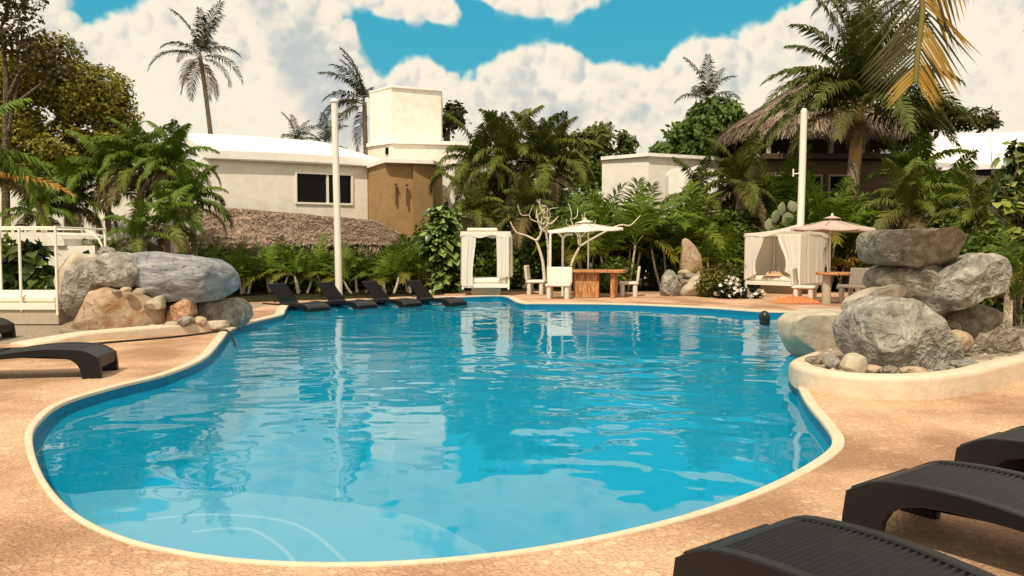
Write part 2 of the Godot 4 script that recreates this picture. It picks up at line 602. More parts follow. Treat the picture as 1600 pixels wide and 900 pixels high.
func sky_at(az: float, el: float) -> Color:
	var d := Vector3(sin(az) * cos(el), sin(el), -cos(az) * cos(el))
	var q := d * 100.0
	var n := sky_n1.get_noise_3dv(q)
	var wide := sky_n2.get_noise_3dv(q) + 0.5 * sky_n2.get_noise_3dv(q * 2.3 + Vector3(7, 3, 1))
	var k := 0
	var edge := 0.34
	if az > cloud_top[0].x and az < cloud_top[-1].x:
		while cloud_top[k + 1].x < az:
			k += 1
		edge = lerpf(cloud_top[k].y, cloud_top[k + 1].y, smoothstep(cloud_top[k].x, cloud_top[k + 1].x, az))
	var f := clampf((edge - el) / 0.05, -1.3, 2.0)
	for e in [[Vector2(-0.1399, 0.2867), 0.075, 0.027], [Vector2(-0.0859, 0.2756), 0.03, 0.02], [Vector2(0.0391, 0.2891), 0.09, 0.028], [Vector2(-0.1974, 0.2432), 0.02, 0.03]]:      # loose clouds in the blue
		f = maxf(f, 0.42 - ((az - e[0].x) / e[1]) ** 2 - ((el - e[0].y) / e[2]) ** 2)
	var hole := ((az - Vector2(0.5511, 0.1418).x) / 0.045) ** 2 + ((el - Vector2(0.5511, 0.1418).y) / 0.016) ** 2
	f = minf(f, (hole - 0.75) * 0.9)
	var off := smoothstep(0.62, 0.8, absf(az)) + smoothstep(0.278, 0.312, el)
	f = lerpf(f, 0.85 + 1.4 * wide, clampf(off, 0, 1))
	var fine := sky_n3.get_noise_3dv(q)
	var puff := -sky_n4.get_noise_3dv(q) - 0.35
	f += 0.3 * n + 0.75 * puff + 0.12 * fine
	var cover := smoothstep(-0.05, 0.2, f)
	var q2 := Vector3(sin(az - 0.006) * cos(el + 0.018), sin(el + 0.018), -cos(az - 0.006) * cos(el + 0.018)) * 100.0
	var lift := 0.4 * (n - sky_n1.get_noise_3dv(q2)) + 0.9 * (puff + 0.35 + sky_n4.get_noise_3dv(q2)) + 0.3 * (fine - sky_n3.get_noise_3dv(q2))
	var light := 0.8 + 0.95 * lift + 0.6 * wide + 0.22 * (1.0 - smoothstep(0.1, 0.7, f)) - 0.1 * smoothstep(0.4, 1.6, f)
	light = clampf(light, 0, 1)
	var cloud := Color(0.735, 0.755, 0.735).lerp(Color(1.0, 0.955, 0.875), smoothstep(0.05, 0.7, light))
	cloud = cloud.lerp(Color(0.985, 0.925, 0.825), 0.6 * smoothstep(0.19, 0.02, el))
	var blue := Color(0.32, 0.70, 0.79).lerp(Color(0.17, 0.62, 0.765), smoothstep(0.12, 0.5, el))
	return blue.lerp(cloud, cover)


func make_sky() -> PanoramaSkyMaterial:
	sky_n1 = noise(0.11, 6, 101)
	sky_n2 = noise(0.035, 3, 105)
	sky_n3 = noise(0.3, 5, 107)
	sky_n5 = noise(0.055, 5, 111)
	sky_n4 = noise(0.16, 3, 109, FastNoiseLite.TYPE_CELLULAR)
	sky_n4.cellular_return_type = FastNoiseLite.RETURN_DISTANCE
	sky_n4.fractal_gain = 0.45
	sky_n4.domain_warp_enabled = true
	sky_n4.domain_warp_amplitude = 3.0
	sky_n4.domain_warp_frequency = 0.12
	cloud_top = [Vector2(-0.7077, 0.2994), Vector2(-0.5353, 0.2886), Vector2(-0.5059, 0.2528), Vector2(-0.4836, 0.2294), Vector2(-0.4585, 0.2401), Vector2(-0.4263, 0.2529), Vector2(-0.3859, 0.2901), Vector2(-0.3023, 0.3315), Vector2(-0.2301, 0.3176), Vector2(-0.2083, 0.2709), Vector2(-0.1952, 0.2361), Vector2(-0.1826, 0.2113), Vector2(-0.1576, 0.1938), Vector2(-0.1367, 0.2106), Vector2(-0.1134, 0.2208), Vector2(-0.0862, 0.2133), Vector2(-0.0722, 0.1972), Vector2(-0.0456, 0.2005), Vector2(-0.0220, 0.2228), Vector2(0.0000, 0.2332), Vector2(0.0392, 0.2374), Vector2(0.0783, 0.2340), Vector2(0.1095, 0.2187), Vector2(0.1482, 0.2118), Vector2(0.1789, 0.1975), Vector2(0.1976, 0.2288), Vector2(0.2237, 0.2390), Vector2(0.2679, 0.2393), Vector2(0.2967, 0.2457), Vector2(0.3318, 0.2635), Vector2(0.3725, 0.2916), Vector2(0.4502, 0.3201), Vector2(0.7077, 0.2994)]
	var W := 4096
	var H := 2048
	var small := Image.create_empty(512, 256, false, Image.FORMAT_RGB8)
	for y in 256:
		var el := (0.5 - (y + 0.5) / 256.0) * PI
		for x in 512:
			var az := (x + 0.5) / 512.0 * TAU
			if az > PI: az -= TAU
			small.set_pixel(x, y, sky_at(az, maxf(el, 0.0)))
	small.resize(W, H, Image.INTERPOLATE_CUBIC)
	var y0 := int((0.5 - 0.46 / PI) * H)
	var y1 := int((0.5 + 0.01 / PI) * H)
	var half := int(0.72 / TAU * W)
	for y in range(y0, y1):
		var el := (0.5 - (y + 0.5) / H) * PI
		for x in range(-half, half):
			small.set_pixel((x + W) % W, y, sky_at((x + 0.5) / W * TAU, maxf(el, 0.0)))
	# cumulus heads: soft balls of cloud, far ones first, each lit from the upper left
	var r := RandomNumberGenerator.new()
	r.seed = 515
	var balls := []
	for k in cloud_top.size() - 1:
		var a: Vector2 = cloud_top[k]
		var b: Vector2 = cloud_top[k + 1]
		var n := maxi(2, int(a.distance_to(b) / 0.012))
		for i in n:
			var e: Vector2 = a.lerp(b, (i + r.randf()) / n)
			if absf(e.x) > 0.66: continue
			for row in 7:
				var rad := r.randf_range(0.009, 0.022) * (1.0 + row * 0.6)
				if r.randf() < 0.24 + row * 0.09: continue
				balls.append([e + Vector2(r.randfn() * 0.006, -rad * 0.75 - row * 0.027 * r.randf_range(0.6, 1.4)), rad, row])
	for q in [[Vector2(-0.1857, 0.2804), 0.022], [Vector2(-0.1552, 0.2888), 0.03], [Vector2(-0.1246, 0.2830), 0.026], [Vector2(-0.0976, 0.2753), 0.018], [Vector2(-0.0782, 0.2672), 0.012], [Vector2(-0.0235, 0.2949), 0.02], [Vector2(0.0078, 0.2879), 0.026], [Vector2(0.0391, 0.2835), 0.026], [Vector2(0.0703, 0.2887), 0.024], [Vector2(0.0975, 0.2922), 0.018]]:
		for i in 4:
			balls.append([q[0] + Vector2(r.randfn(), r.randfn() * 0.5) * 0.011, q[1] * r.randf_range(0.4, 0.85), 0])
	balls.sort_custom(func(a, b): return a[0].y + a[1] * 0.5 > b[0].y + b[1] * 0.5)
	var to_light := Vector3(-0.5, 0.72, 0.48).normalized()
	for q in balls:
		if q[0].y < 0.0 or q[0].y > 0.45: continue
		var cx: float = q[0].x / TAU * W
		var cy: float = (0.5 - q[0].y / PI) * H
		var rr: float = q[1] / TAU * W
		var hole: float = ((q[0].x - Vector2(0.5511, 0.1418).x) / 0.05) ** 2 + ((q[0].y - Vector2(0.5511, 0.1418).y) / 0.02) ** 2
		if hole < 1.0: continue
		for y in range(int(cy - rr * 1.35), int(cy + rr * 1.35) + 1):
			for x in range(int(cx - rr * 1.35), int(cx + rr * 1.35) + 1):
				var u := (x + 0.5 - cx) / rr
				var v := -(y + 0.5 - cy) / rr
				var dd := u * u + v * v
				if dd > 1.8: continue
				var dir := Vector3(x, y, 0.0)
				var wob: float = sky_n5.get_noise_3dv(dir + Vector3(0, 0, q[1] * 4000.0))
				var d := sqrt(dd) + 0.55 * wob
				var alpha := 1.0 - smoothstep(0.62, 1.06, d)
				alpha *= 1.0 - 0.85 * smoothstep(-0.1, -0.95, v + 0.4 * wob)      # the underside melts away
				if alpha <= 0.003: continue
				var shade: float = 0.75 * smoothstep(-0.05, 0.45, sky_n2.get_noise_3dv(Vector3(x * 0.16, y * 0.24, 40.0)))
				var nz := sqrt(maxf(0.0, 1.0 - minf(dd, 1.0)))
				var lit: float = clampf(0.34 + 0.66 * (Vector3(u, v, nz).dot(to_light)) + 0.5 * wob - shade * minf(q[2], 3.0) / 3.0, 0, 1)
				var c := Color(0.755, 0.785, 0.785).lerp(Color(1.0, 0.952, 0.865), smoothstep(-0.1, 0.78, lit))
				c = c.lerp(Color(0.985, 0.92, 0.82), 0.45 * smoothstep(0.16, 0.02, q[0].y))
				var px := posmod(x, W)
				small.set_pixel(px, y, small.get_pixel(px, y).lerp(c, alpha * 0.9))
	var m := PanoramaSkyMaterial.new()
	m.panorama = ImageTexture.create_from_image(small)
	return m


# ------------------------------------------------------------------ plants
func frond(length: float, start: float, bend: float, pairs: int, leaf: float, width: float, droop: float, seed_: int, tint: Array, lift := 0.25, rib := 0.02) -> Shape:
	var r := RandomNumberGenerator.new()
	r.seed = seed_
	var s := Shape.new()
	var steps := 10
	var pts := [Vector3.ZERO]
	var a := deg_to_rad(start)
	var sway := r.randf_range(-0.12, 0.12)
	for k in steps:
		var t := (k + 0.5) / steps
		var ang := a - deg_to_rad(bend) * pow(t, 1.25)
		pts.append(pts[-1] + Vector3(sway * t, sin(ang), cos(ang)) * length / steps)
	s.col = tint[0].lerp(tint[1], 0.8) * 1.25
	var radii := []
	for k in steps + 1:
		radii.append(rib * (1.0 - 0.85 * k / steps))
	s.tube(pts, radii, 4, false)
	for k in pairs:
		var t := 0.14 + 0.86 * (k + 0.5) / pairs
		var f := t * steps
		var i0 := mini(int(f), steps - 1)
		var p: Vector3 = pts[i0].lerp(pts[i0 + 1], f - i0)
		var tan_: Vector3 = (pts[i0 + 1] - pts[i0]).normalized()
		var side := Vector3.UP.cross(tan_)
		side = Vector3.RIGHT if side.length() < 0.1 else side.normalized()
		var nrm := tan_.cross(side).normalized()
		for e in [-1.0, 1.0]:
			if r.randf() < 0.05: continue
			var phi := deg_to_rad(lerpf(78, 30, t) + r.randf_range(-9, 9))
			var l: float = leaf * (0.35 + 0.75 * sin(PI * pow(t * 0.92 + 0.05, 0.8))) * r.randf_range(0.85, 1.1)
			var dir: Vector3 = (side * e * sin(phi) + tan_ * cos(phi) + nrm * (lift + r.randf_range(-0.12, 0.12))).normalized()
			var mid: Vector3 = p + dir * l * 0.45
			var tip: Vector3 = mid + (dir + Vector3.DOWN * droop * r.randf_range(0.7, 1.3)).normalized() * l * 0.55
			var w := tan_ * width * 0.5
			s.col = tint[0].lerp(tint[1], clampf(r.randf() * 0.7 + 0.3 * t, 0, 1))
			s.quad(p - w * 0.5, mid - w, mid + w, p + w * 0.5)
			s.tri(mid - w, tip, mid + w)
	return s


func frond_set(called: String, length: float, pairs: int, leaf: float, width: float, droop: float, tint: Array, old: Array, angles: Array) -> void:
	var out := []
	for k in angles.size():
		var dry := clampf((float(k) / (angles.size() - 1) - 0.7) * 3.0, 0, 1)
		out.append(frond(length * (1.0 - 0.06 * (k % 3)), angles[k][0], angles[k][1], pairs, leaf, width, droop, hash(called) + k * 7, [tint[0].lerp(old[0], dry), tint[1].lerp(old[1], dry)]).mesh())
	shared[called] = out


func trunk_shape(h: float, lean: Vector2, r0: float, r1: float, rings := 0, foot := 1.35) -> Shape:
	var s := Shape.new()
	var pts := []
	var radii := []
	var m := 14 + rings * 2
	for k in m + 1:
		var t := float(k) / m
		pts.append(Vector3(lean.x * t * t, h * t, lean.y * t * t))
		var r := lerpf(r0, r1, t) * lerpf(foot, 1.0, clampf(t * 6, 0, 1))
		if rings > 0:
			r *= 1.0 + (0.035 if k % 2 else -0.03)
		radii.append(r)
	s.tube(pts, radii, 12)
	return s


func palm(called: String, label: String, at: Vector3, h: float, lean: Vector2, r0: float, r1: float, kind: String, count: int, size: float, seed_: int, group := "", low := 1.0, yaws: Array = []) -> Node3D:
	var o := thing(called, label, "palm", at, 0, group)
	part("trunk", trunk_shape(h, lean, r0, r1, int(h * 2)), M.palm_bark, o)
	crown_of_fronds(o, Vector3(lean.x, h, lean.y), kind, count, size, seed_, low, yaws)
	return o


func crown_of_fronds(o: Node3D, top: Vector3, kind: String, count: int, size: float, seed_: int, low := 1.0, yaws: Array = []) -> void:
	var r := RandomNumberGenerator.new()
	r.seed = seed_
	var set_: Array = shared[kind]
	for k in count:
		var t := float(k) / maxi(count - 1, 1) * low
		var v := clampi(int(t * set_.size() + r.randf_range(-0.3, 0.3)), 0, set_.size() - 1)
		var f := part("frond", set_[v], M.frond, o, top + Vector3(0, -0.25 * t * size, 0))
		var yaw: float = deg_to_rad(yaws[k % yaws.size()] + r.randf_range(-8, 8)) if not yaws.is_empty() else k * 2.39996 + r.randf_range(-0.3, 0.3)
		f.rotation = Vector3(r.randf_range(-0.1, 0.1), yaw, r.randf_range(-0.2, 0.2))
		f.scale = Vector3.ONE * size * r.randf_range(0.85, 1.1)


func clump(called: String, label: String, category: String, at: Vector3, kind: String, count: int, size: float, seed_: int, stem := 0.0, spread := 0.35, group := "") -> Node3D:
	# fronds rising from several stems at the ground
	var o := thing(called, label, category, at, 0, group)
	var r := RandomNumberGenerator.new()
	r.seed = seed_
	var set_: Array = shared[kind]
	var stems := maxi(2, count / 5)
	var tops := []
	for k in stems:
		var a := TAU * k / stems + r.randf_range(-0.4, 0.4)
		var base := Vector3(cos(a), 0, sin(a)) * spread * r.randf_range(0.3, 1.0)
		var h := stem * r.randf_range(0.55, 1.15) + 0.1
		var top := base * 1.8 + Vector3(0, h, 0)
		var s := Shape.new()
		s.tube([base, base.lerp(top, 0.5) * Vector3(1.05, 1, 1.05), top], [0.05, 0.045, 0.035], 6)
		part("stem", s, M.pale_bark, o)
		tops.append(top)
	for k in count:
		var t := float(k) / (count - 1)
		var v := clampi(int(t * set_.size() + r.randf_range(-0.4, 0.4)), 0, set_.size() - 1)
		var f := part("frond", set_[v], M.frond, o, tops[k % stems])
		f.rotation = Vector3(0, k * 2.39996 + r.randf_range(-0.4, 0.4), r.randf_range(-0.15, 0.15))
		f.scale = Vector3.ONE * size * r.randf_range(0.75, 1.1)
	return o


func crown(blobs: Array, leaves: int, size: float, seed_: int, a: Color, b: Color, gap := -0.15, gap_freq := 0.55, stretch := 1.7) -> Shape:
	# leaves spread through a few overlapping ellipsoids, denser outside, in clumps with gaps; blobs are [centre, radii]
	var r := RandomNumberGenerator.new()
	r.seed = seed_
	var f := noise(gap_freq, 2, seed_)
	var f2 := noise(gap_freq * 0.7, 2, seed_ + 3)
	var s := Shape.new()
	var vol := []
	var sum := 0.0
	for q in blobs:
		sum += q[1].x * q[1].y * q[1].z
		vol.append(sum)
	var made := 0
	var tries := 0
	while made < leaves and tries < leaves * 5:
		tries += 1
		var pick := r.randf() * sum
		var k := 0
		while vol[k] < pick: k += 1
		var d := Vector3(r.randfn(), r.randfn(), r.randfn()).normalized()
		var rad := pow(r.randf(), 0.28)
		var p: Vector3 = blobs[k][0] + d * blobs[k][1] * rad * (1.0 + 0.22 * f2.get_noise_3dv(d * 3.0 + blobs[k][0]))
		if f.get_noise_3dv(p) < gap: continue
		made += 1
		var nn := (d + Vector3(r.randfn(), r.randfn() + 0.8, r.randfn()) * 0.6).normalized()
		var u := nn.cross(Vector3(r.randfn(), r.randfn() - 0.3, r.randfn())).normalized()
		var w := nn.cross(u)
		var l := size * r.randf_range(0.6, 1.25)
		var h := l / stretch * 0.5
		s.col = a.lerp(b, clampf(0.5 + 0.55 * f2.get_noise_3dv(p * 1.4) + r.randf_range(-0.35, 0.35), 0, 1))
		s.quad(p, p + u * l * 0.45 + w * h + nn * h * 0.3, p + u * l, p + u * l * 0.45 - w * h + nn * h * 0.3)
	return s


func tree(called: String, label: String, at: Vector3, h: float, lean: Vector2, r0: float, blobs: Array, leaves: int, size: float, seed_: int, a: Color, b: Color, gap := -0.15, gap_freq := 0.55, group := "", twigs := 3) -> Node3D:
	var o := thing(called, label, "tree", at, 0, group)
	part("trunk", trunk_shape(h, lean, r0, r0 * 0.55), M.bark, o)
	var r := RandomNumberGenerator.new()
	r.seed = seed_
	var top := Vector3(lean.x, h, lean.y)
	for q in blobs:
		var s := Shape.new()
		var c: Vector3 = q[0]
		var from := top.lerp(Vector3(lean.x, h * 0.7, lean.y), r.randf())
		var mid := from.lerp(c, 0.5) + Vector3(r.randf_range(-0.3, 0.3), 0.2, r.randf_range(-0.3, 0.3))
		s.tube([from, mid, c], [r0 * 0.5, r0 * 0.32, r0 * 0.18], 6)
		part("branch", s, M.bark, o)
		for k in twigs:
			var tw := Shape.new()
			var d := Vector3(r.randfn(), r.randfn() * 0.7 + 0.4, r.randfn()).normalized()
			var e: Vector3 = c + d * q[1] * 0.85
			tw.tube([mid.lerp(c, 0.4 + 0.6 * r.randf()), c.lerp(e, 0.5) + Vector3(0, 0.1, 0), e], [r0 * 0.16, r0 * 0.1, r0 * 0.04], 4, false)
			part("twig", tw, M.bark, o)
	var cr := part("crown", crown(blobs, leaves, size, seed_, a, b, gap, gap_freq), M.leaves, o)
	cr.set_meta("kind", "stuff")
	return o


func shrub(called: String, label: String, at: Vector3, blobs: Array, leaves: int, size: float, seed_: int, a: Color, b: Color, gap := -0.25, group := "", material := "leaves", stretch := 1.7) -> Node3D:
	var o := thing(called, label, "shrub", at, 0, group)
	var s := Shape.new()
	for q in blobs:
		s.tube([Vector3(q[0].x * 0.2, 0, q[0].z * 0.2), q[0] * Vector3(0.8, 0.5, 0.8), q[0]], [0.05, 0.035, 0.02], 5, false)
	var st := part("stems", s, M.bark, o)
	st.set_meta("kind", "stuff")
	var cr := part("foliage", crown(blobs, leaves, size, seed_, a, b, gap, 0.9, stretch), M[material], o)
	cr.set_meta("kind", "stuff")
	return o


# ------------------------------------------------------------------ stones
func rock_shape(prof: PackedVector2Array, deep: float, seed_: int, amp: float, freq: float, square := 0.5, cut := 0.0, facets := 16) -> Shape:
	# a stone with this front outline (x right, y up, metres) and so much depth, rounded towards its edges, chipped by noise
	var s := Shape.new()
	var c := Vector2.ZERO
	for p in prof: c += p
	c /= prof.size()
	var f := noise(freq, 4, seed_)
	var chips := noise(freq * 0.8, 1, seed_ + 5, FastNoiseLite.TYPE_CELLULAR)
	chips.cellular_return_type = FastNoiseLite.RETURN_DISTANCE2_SUB
	var ang := 84 if deep > 0.45 else 40
	var lat := 40 if deep > 0.45 else 18
	var reach := PackedFloat32Array()
	for k in ang:
		var d := Vector2.from_angle(TAU * k / ang)
		var best := 0.0
		for e in prof.size():
			var hit = Geometry2D.segment_intersects_segment(c, c + d * 50.0, prof[e], prof[(e + 1) % prof.size()])
			if hit != null:
				best = maxf(best, c.distance_to(hit))
		reach.append(best)
	var soft := PackedFloat32Array()
	for k in ang:
		soft.append(reach[k] * 0.5 + (reach[(k + 1) % ang] + reach[(k - 1 + ang) % ang]) * 0.25)
	var r := RandomNumberGenerator.new()
	r.seed = seed_
	var big := 0.0
	for k in ang: big = maxf(big, soft[k])
	var cuts := []
	for k in facets:
		var d := Vector3(r.randfn() * 0.8, r.randfn() * 0.7, absf(r.randfn()) + 0.45).normalized() if k % 4 else Vector3(r.randfn(), r.randfn(), r.randfn() * 0.4).normalized()
		cuts.append([d, r.randf_range(0.72, 0.93) if k % 4 else r.randf_range(0.9, 0.98)])
	var body := []
	var rows := []
	for j in lat + 1:
		var phi := lerpf(-PI / 2, PI / 2, float(j) / lat)
		var cr := pow(maxf(cos(phi), 0.0), square)
		var z := signf(sin(phi)) * pow(absf(sin(phi)), square) * deep / 2
		var row := PackedVector3Array()
		for k in ang:
			var d := Vector2.from_angle(TAU * k / ang)
			row.append(Vector3(d.x * soft[k] * cr, d.y * soft[k] * cr, z))
		body.append(row)
	for q in cuts:          # flat faces struck off the body
		var far := 0.0
		for row in body:
			for p in row: far = maxf(far, p.dot(q[0]))
		far *= q[1]
		for j in body.size():
			var row: PackedVector3Array = body[j]
			for k in row.size():
				var over: float = row[k].dot(q[0]) - far
				if over > 0: row[k] -= q[0] * over * 0.92
			body[j] = row
	for src in body:
		var row := PackedVector3Array()
		for b in src:
			var p: Vector3 = b + Vector3(c.x, c.y, 0)
			var out: Vector3 = b.normalized() if b.length() > 1e-5 else Vector3.UP
			var push := f.get_noise_3dv(p) * amp + (chips.get_noise_3dv(p) + 0.6) * amp * 0.6 - amp * 0.15
			if cut > 0:
				push += (roundf(f.get_noise_3dv(p * 0.45 + Vector3(9, 3, 1)) * 5.0) / 5.0) * cut * 0.6
			row.append(p + out * push)
		rows.append(row)
	s.grid(rows, true)
	return s


func rock(called: String, label: String, category: String, outline: Array, deep: float, m: String, seed_: int, amp := 0.05, freq := 1.6, square := 0.5, cut := 0.0, group := "", turn := 0.0) -> MeshInstance3D:
	var lo := Vector3(INF, INF, outline[0].z)
	var hi := -INF
	for p in outline:
		lo = Vector3(minf(lo.x, p.x), minf(lo.y, p.y), p.z)
		hi = maxf(hi, p.x)
	var at := Vector3((lo.x + hi) / 2, lo.y, lo.z)
	var prof := PackedVector2Array()
	for p in outline: prof.append(Vector2(p.x - at.x, p.y - at.y))
	return solo(called, rock_shape(prof, deep, seed_, amp, freq, square, cut), M[m], label, category, at, turn, group)


# ------------------------------------------------------------------ pool furniture
func top_line(z: float) -> float:     # height of a lounger's upper edge along its length, from the foot end
	return 0.315 + 0.055 * sin(clampf((z + 0.05) / 1.15, 0, 1) * PI) - 0.075 * pow(clampf(1.0 - z / 0.22, 0, 1), 2.0)


func lounger(label: String, at: Vector3, head: Vector2, back: float, group: String, called := "sun_lounger") -> Node3D:
	var o := thing(called, label, "sun lounger", at, atan2(head.x, head.y), group)
	if not shared.has("lounger_side"):
		var prof := PackedVector2Array()      # (along, up)
		for k in 33:
			var z := 1.96 * k / 32.0 - 0.01
			prof.append(Vector2(z, top_line(z)))
		for q in [[1.95, 0.25], [1.8, 0.235], [1.7, 0.15], [1.66, 0.0], [1.53, 0.0], [1.5, 0.12], [1.42, 0.205], [1.28, 0.235], [1.05, 0.255], [0.8, 0.27], [0.55, 0.272], [0.4, 0.258], [0.3, 0.228], [0.235, 0.18], [0.2, 0.12], [0.185, 0.05], [0.18, 0.0], [-0.035, 0.0], [-0.03, 0.1]]:
			prof.append(Vector2(q[0], q[1]))
		shared["lounger_side"] = bevel_slab(prof, 0.034, 0.008, Basis(Vector3.BACK, Vector3.UP, Vector3.LEFT)).mesh()
		var ribs := func(z0: float, z1: float, flat_: bool, plain_to: float) -> Shape:
			var s := Shape.new()
			var rows := []
			var under := []
			var steps := int((z1 - z0) / 0.0055)
			for k in steps + 1:
				var z := lerpf(z0, z1, float(k) / steps)
				var y := (0.0 if flat_ else top_line(z)) - 0.006
				if z > plain_to and z < z1 - 0.04:
					y += 0.0075 * (sin(z / 0.031 * TAU) - 1.0)
				var row := PackedVector3Array()
				var low := PackedVector3Array()
				for q in [-0.29, -0.1, 0.1, 0.29]:
					row.append(Vector3(q, y + 0.004 * (1.0 - (q / 0.29) ** 2), z))
					low.append(Vector3(q, y - 0.028, z))
				rows.append(row)
				under.append(low)
			s.grid(rows, false, true)
			s.grid([under[0], under[-1]], false)
			for e in 2:
				var k: int = 0 if e == 0 else steps
				s.quad(rows[k][0], rows[k][3], under[k][3], under[k][0])
			for k in steps:
				s.quad(rows[k][0], rows[k + 1][0], under[k + 1][0], under[k][0])
				s.quad(rows[k][3], under[k][3], under[k + 1][3], rows[k + 1][3])
			return s
		shared["lounger_seat"] = ribs.call(0.0, 1.2, false, 0.2).mesh()
		shared["lounger_back"] = ribs.call(0.0, 0.76, true, 0.05).mesh()
		var a := Shape.new()
		a.box(Vector3(0, 0.19, 0.005), Vector3(0.6, 0.15, 0.035), Basis.IDENTITY, 0.01)
		shared["lounger_apron"] = a.mesh()
		var c := Shape.new()
		c.box(Vector3(0, 0.16, 1.59), Vector3(0.6, 0.1, 0.035), Basis.IDENTITY, 0.01)
		shared["lounger_bar"] = c.mesh()
		var w := Shape.new()
		w.tube([Vector3(-0.24, -0.02, 0.45), Vector3(-0.24, -0.14, 0.36)], [0.014], 6)
		w.tube([Vector3(0.24, -0.02, 0.45), Vector3(0.24, -0.14, 0.36)], [0.014], 6)
		w.tube([Vector3(-0.24, -0.14, 0.36), Vector3(0.24, -0.14, 0.36)], [0.014], 6)
		shared["lounger_stay"] = w.mesh()
	part("side_rail", shared.lounger_side, M.dark_resin, o, Vector3(0.32, 0, 0))
	part("side_rail", shared.lounger_side, M.dark_resin, o, Vector3(-0.32, 0, 0))
	part("seat", shared.lounger_seat, M.dark_resin, o)
	part("end_apron", shared.lounger_apron, M.dark_resin, o)
	part("cross_bar", shared.lounger_bar, M.dark_resin, o)
	var b := part("backrest", shared.lounger_back, M.dark_resin, o, Vector3(0, 0.325, 1.21))
	b.rotation.x = -deg_to_rad(back)
	if back > 5:
		var s := part("backrest_stay", shared.lounger_stay, M.dark_resin, b)
		s.rotation.x = deg_to_rad(back) * 0.4
	return o


func parasol(called: String, label: String, at: Vector3, r: float, edge: float, top: float, m: String, tilt := Vector3.ZERO, sides := 8, turn := 0.2, category := "parasol") -> Node3D:
	var o := thing(called, label, category, at, turn)
	var pole := Shape.new()
	pole.tube([Vector3.ZERO, Vector3(0, top - 0.03, 0)], [0.026], 10)
	part("pole", pole, M.white_metal, o)
	var base := Shape.new()
	base.lathe(Vector3.ZERO, [Vector2(0, 0), Vector2(0.26, 0), Vector2(0.26, 0.05), Vector2(0.22, 0.075), Vector2(0.05, 0.09), Vector2(0.045, 0.22), Vector2(0, 0.22)], 20)
	part("base", base, M.wash_wood, o)
	var head := Node3D.new()
	var cv := Shape.new()
	var vent := Shape.new()
	for k in sides:
		var a0 := TAU * k / sides
		var a1 := TAU * (k + 1) / sides
		var rows := []
		var steps := 7
		for j in steps + 1:
			var t := lerpf(0.12, 1.0, float(j) / steps)
			var row := PackedVector3Array()
			for i in 7:
				var u := i / 6.0
				var p0 := Vector3(cos(a0), 0, -sin(a0)) * r * t
				var p1 := Vector3(cos(a1), 0, -sin(a1)) * r * t
				var q := p0.lerp(p1, u)
				var hgt := lerpf(top - 0.06, edge, pow(t, 0.92)) - 0.045 * sin(PI * t) - 0.05 * t * sin(PI * u) * sin(PI * minf(t, 0.8))
				row.append(q + Vector3(0, hgt, 0))
			rows.append(row)
		var fall := PackedVector3Array()
		for p in rows[-1]: fall.append(p + Vector3(0, -0.07, 0) + p * Vector3(0.005, 0, 0.005))
		rows.append(fall)
		cv.grid(rows, false, true)
		var vr := []
		for j in 3:
			var t := lerpf(0.0, 0.22, j / 2.0)
			vr.append(PackedVector3Array([Vector3(cos(a0) * r * t, top + 0.02 - 0.09 * t / 0.22, -sin(a0) * r * t), Vector3(cos(a1) * r * t, top + 0.02 - 0.09 * t / 0.22, -sin(a1) * r * t)]))
		vent.grid(vr, false, true)
	var c := part("canopy", cv, M[m], o)
	c.rotation = tilt
	part("vent_cap", vent, M[m], c)
	var fin := Shape.new()
	fin.lathe(Vector3(0, top, 0), [Vector2(0, 0), Vector2(0.03, 0.01), Vector2(0.035, 0.04), Vector2(0.015, 0.07), Vector2(0, 0.08)], 10)
	part("finial", fin, M.white_metal, c)
	for k in sides:
		var a := TAU * k / sides
		var s := Shape.new()
		s.tube([Vector3(0, top - 0.09, 0), Vector3(cos(a) * r * 0.98, edge - 0.025, -sin(a) * r * 0.98)], [0.011], 5)
		s.tube([Vector3(0, edge - 0.25, 0), Vector3(cos(a) * r * 0.5, lerpf(top - 0.09, edge - 0.025, 0.5), -sin(a) * r * 0.5)], [0.009], 5)
		part("rib", s, M.wash_wood, c)
	return o


func cloth_panel(a: Vector3, b: Vector3, h_top: float, h_low: Callable, folds: int, deep: float, seed_: int, gather := 0.0, rows_n := 14) -> Shape:
	# hanging cloth from a to b (plan points); gather pulls it towards a, h_low gives the hem
	var r := RandomNumberGenerator.new()
	r.seed = seed_
	var s := Shape.new()
	var rows := []
	var ph := r.randf() * TAU
	var out := (b - a).normalized().cross(Vector3.UP)
	var cols_n := folds * 8
	for j in rows_n + 1:
		var t := float(j) / rows_n
		var row := PackedVector3Array()
		var pull := 1.0 - gather * sin(PI * clampf(t * 0.62, 0, 1)) ** 2
		for k in cols_n + 1:
			var u := float(k) / cols_n
			var y: float = lerpf(h_top, h_low.call(u), t)
			var p := a.lerp(b, u * pull)
			p += out * (deep * (0.35 + 0.65 * t) * (0.55 * sin(u * folds * 0.62 * TAU + ph + 1.6 * sin(u * 7.0 + ph) + 0.7 * sin(t * 3.0)) + 0.5 * sin(u * folds * 0.31 * TAU + ph * 2.0 + t * 2.0) + 0.3 * sin(u * folds * 1.3 * TAU + 2.0 * sin(u * 11.0 + t))))
			row.append(Vector3(p.x, y, p.z))
		rows.append(row)
	s.grid(rows, false, true)
	return s


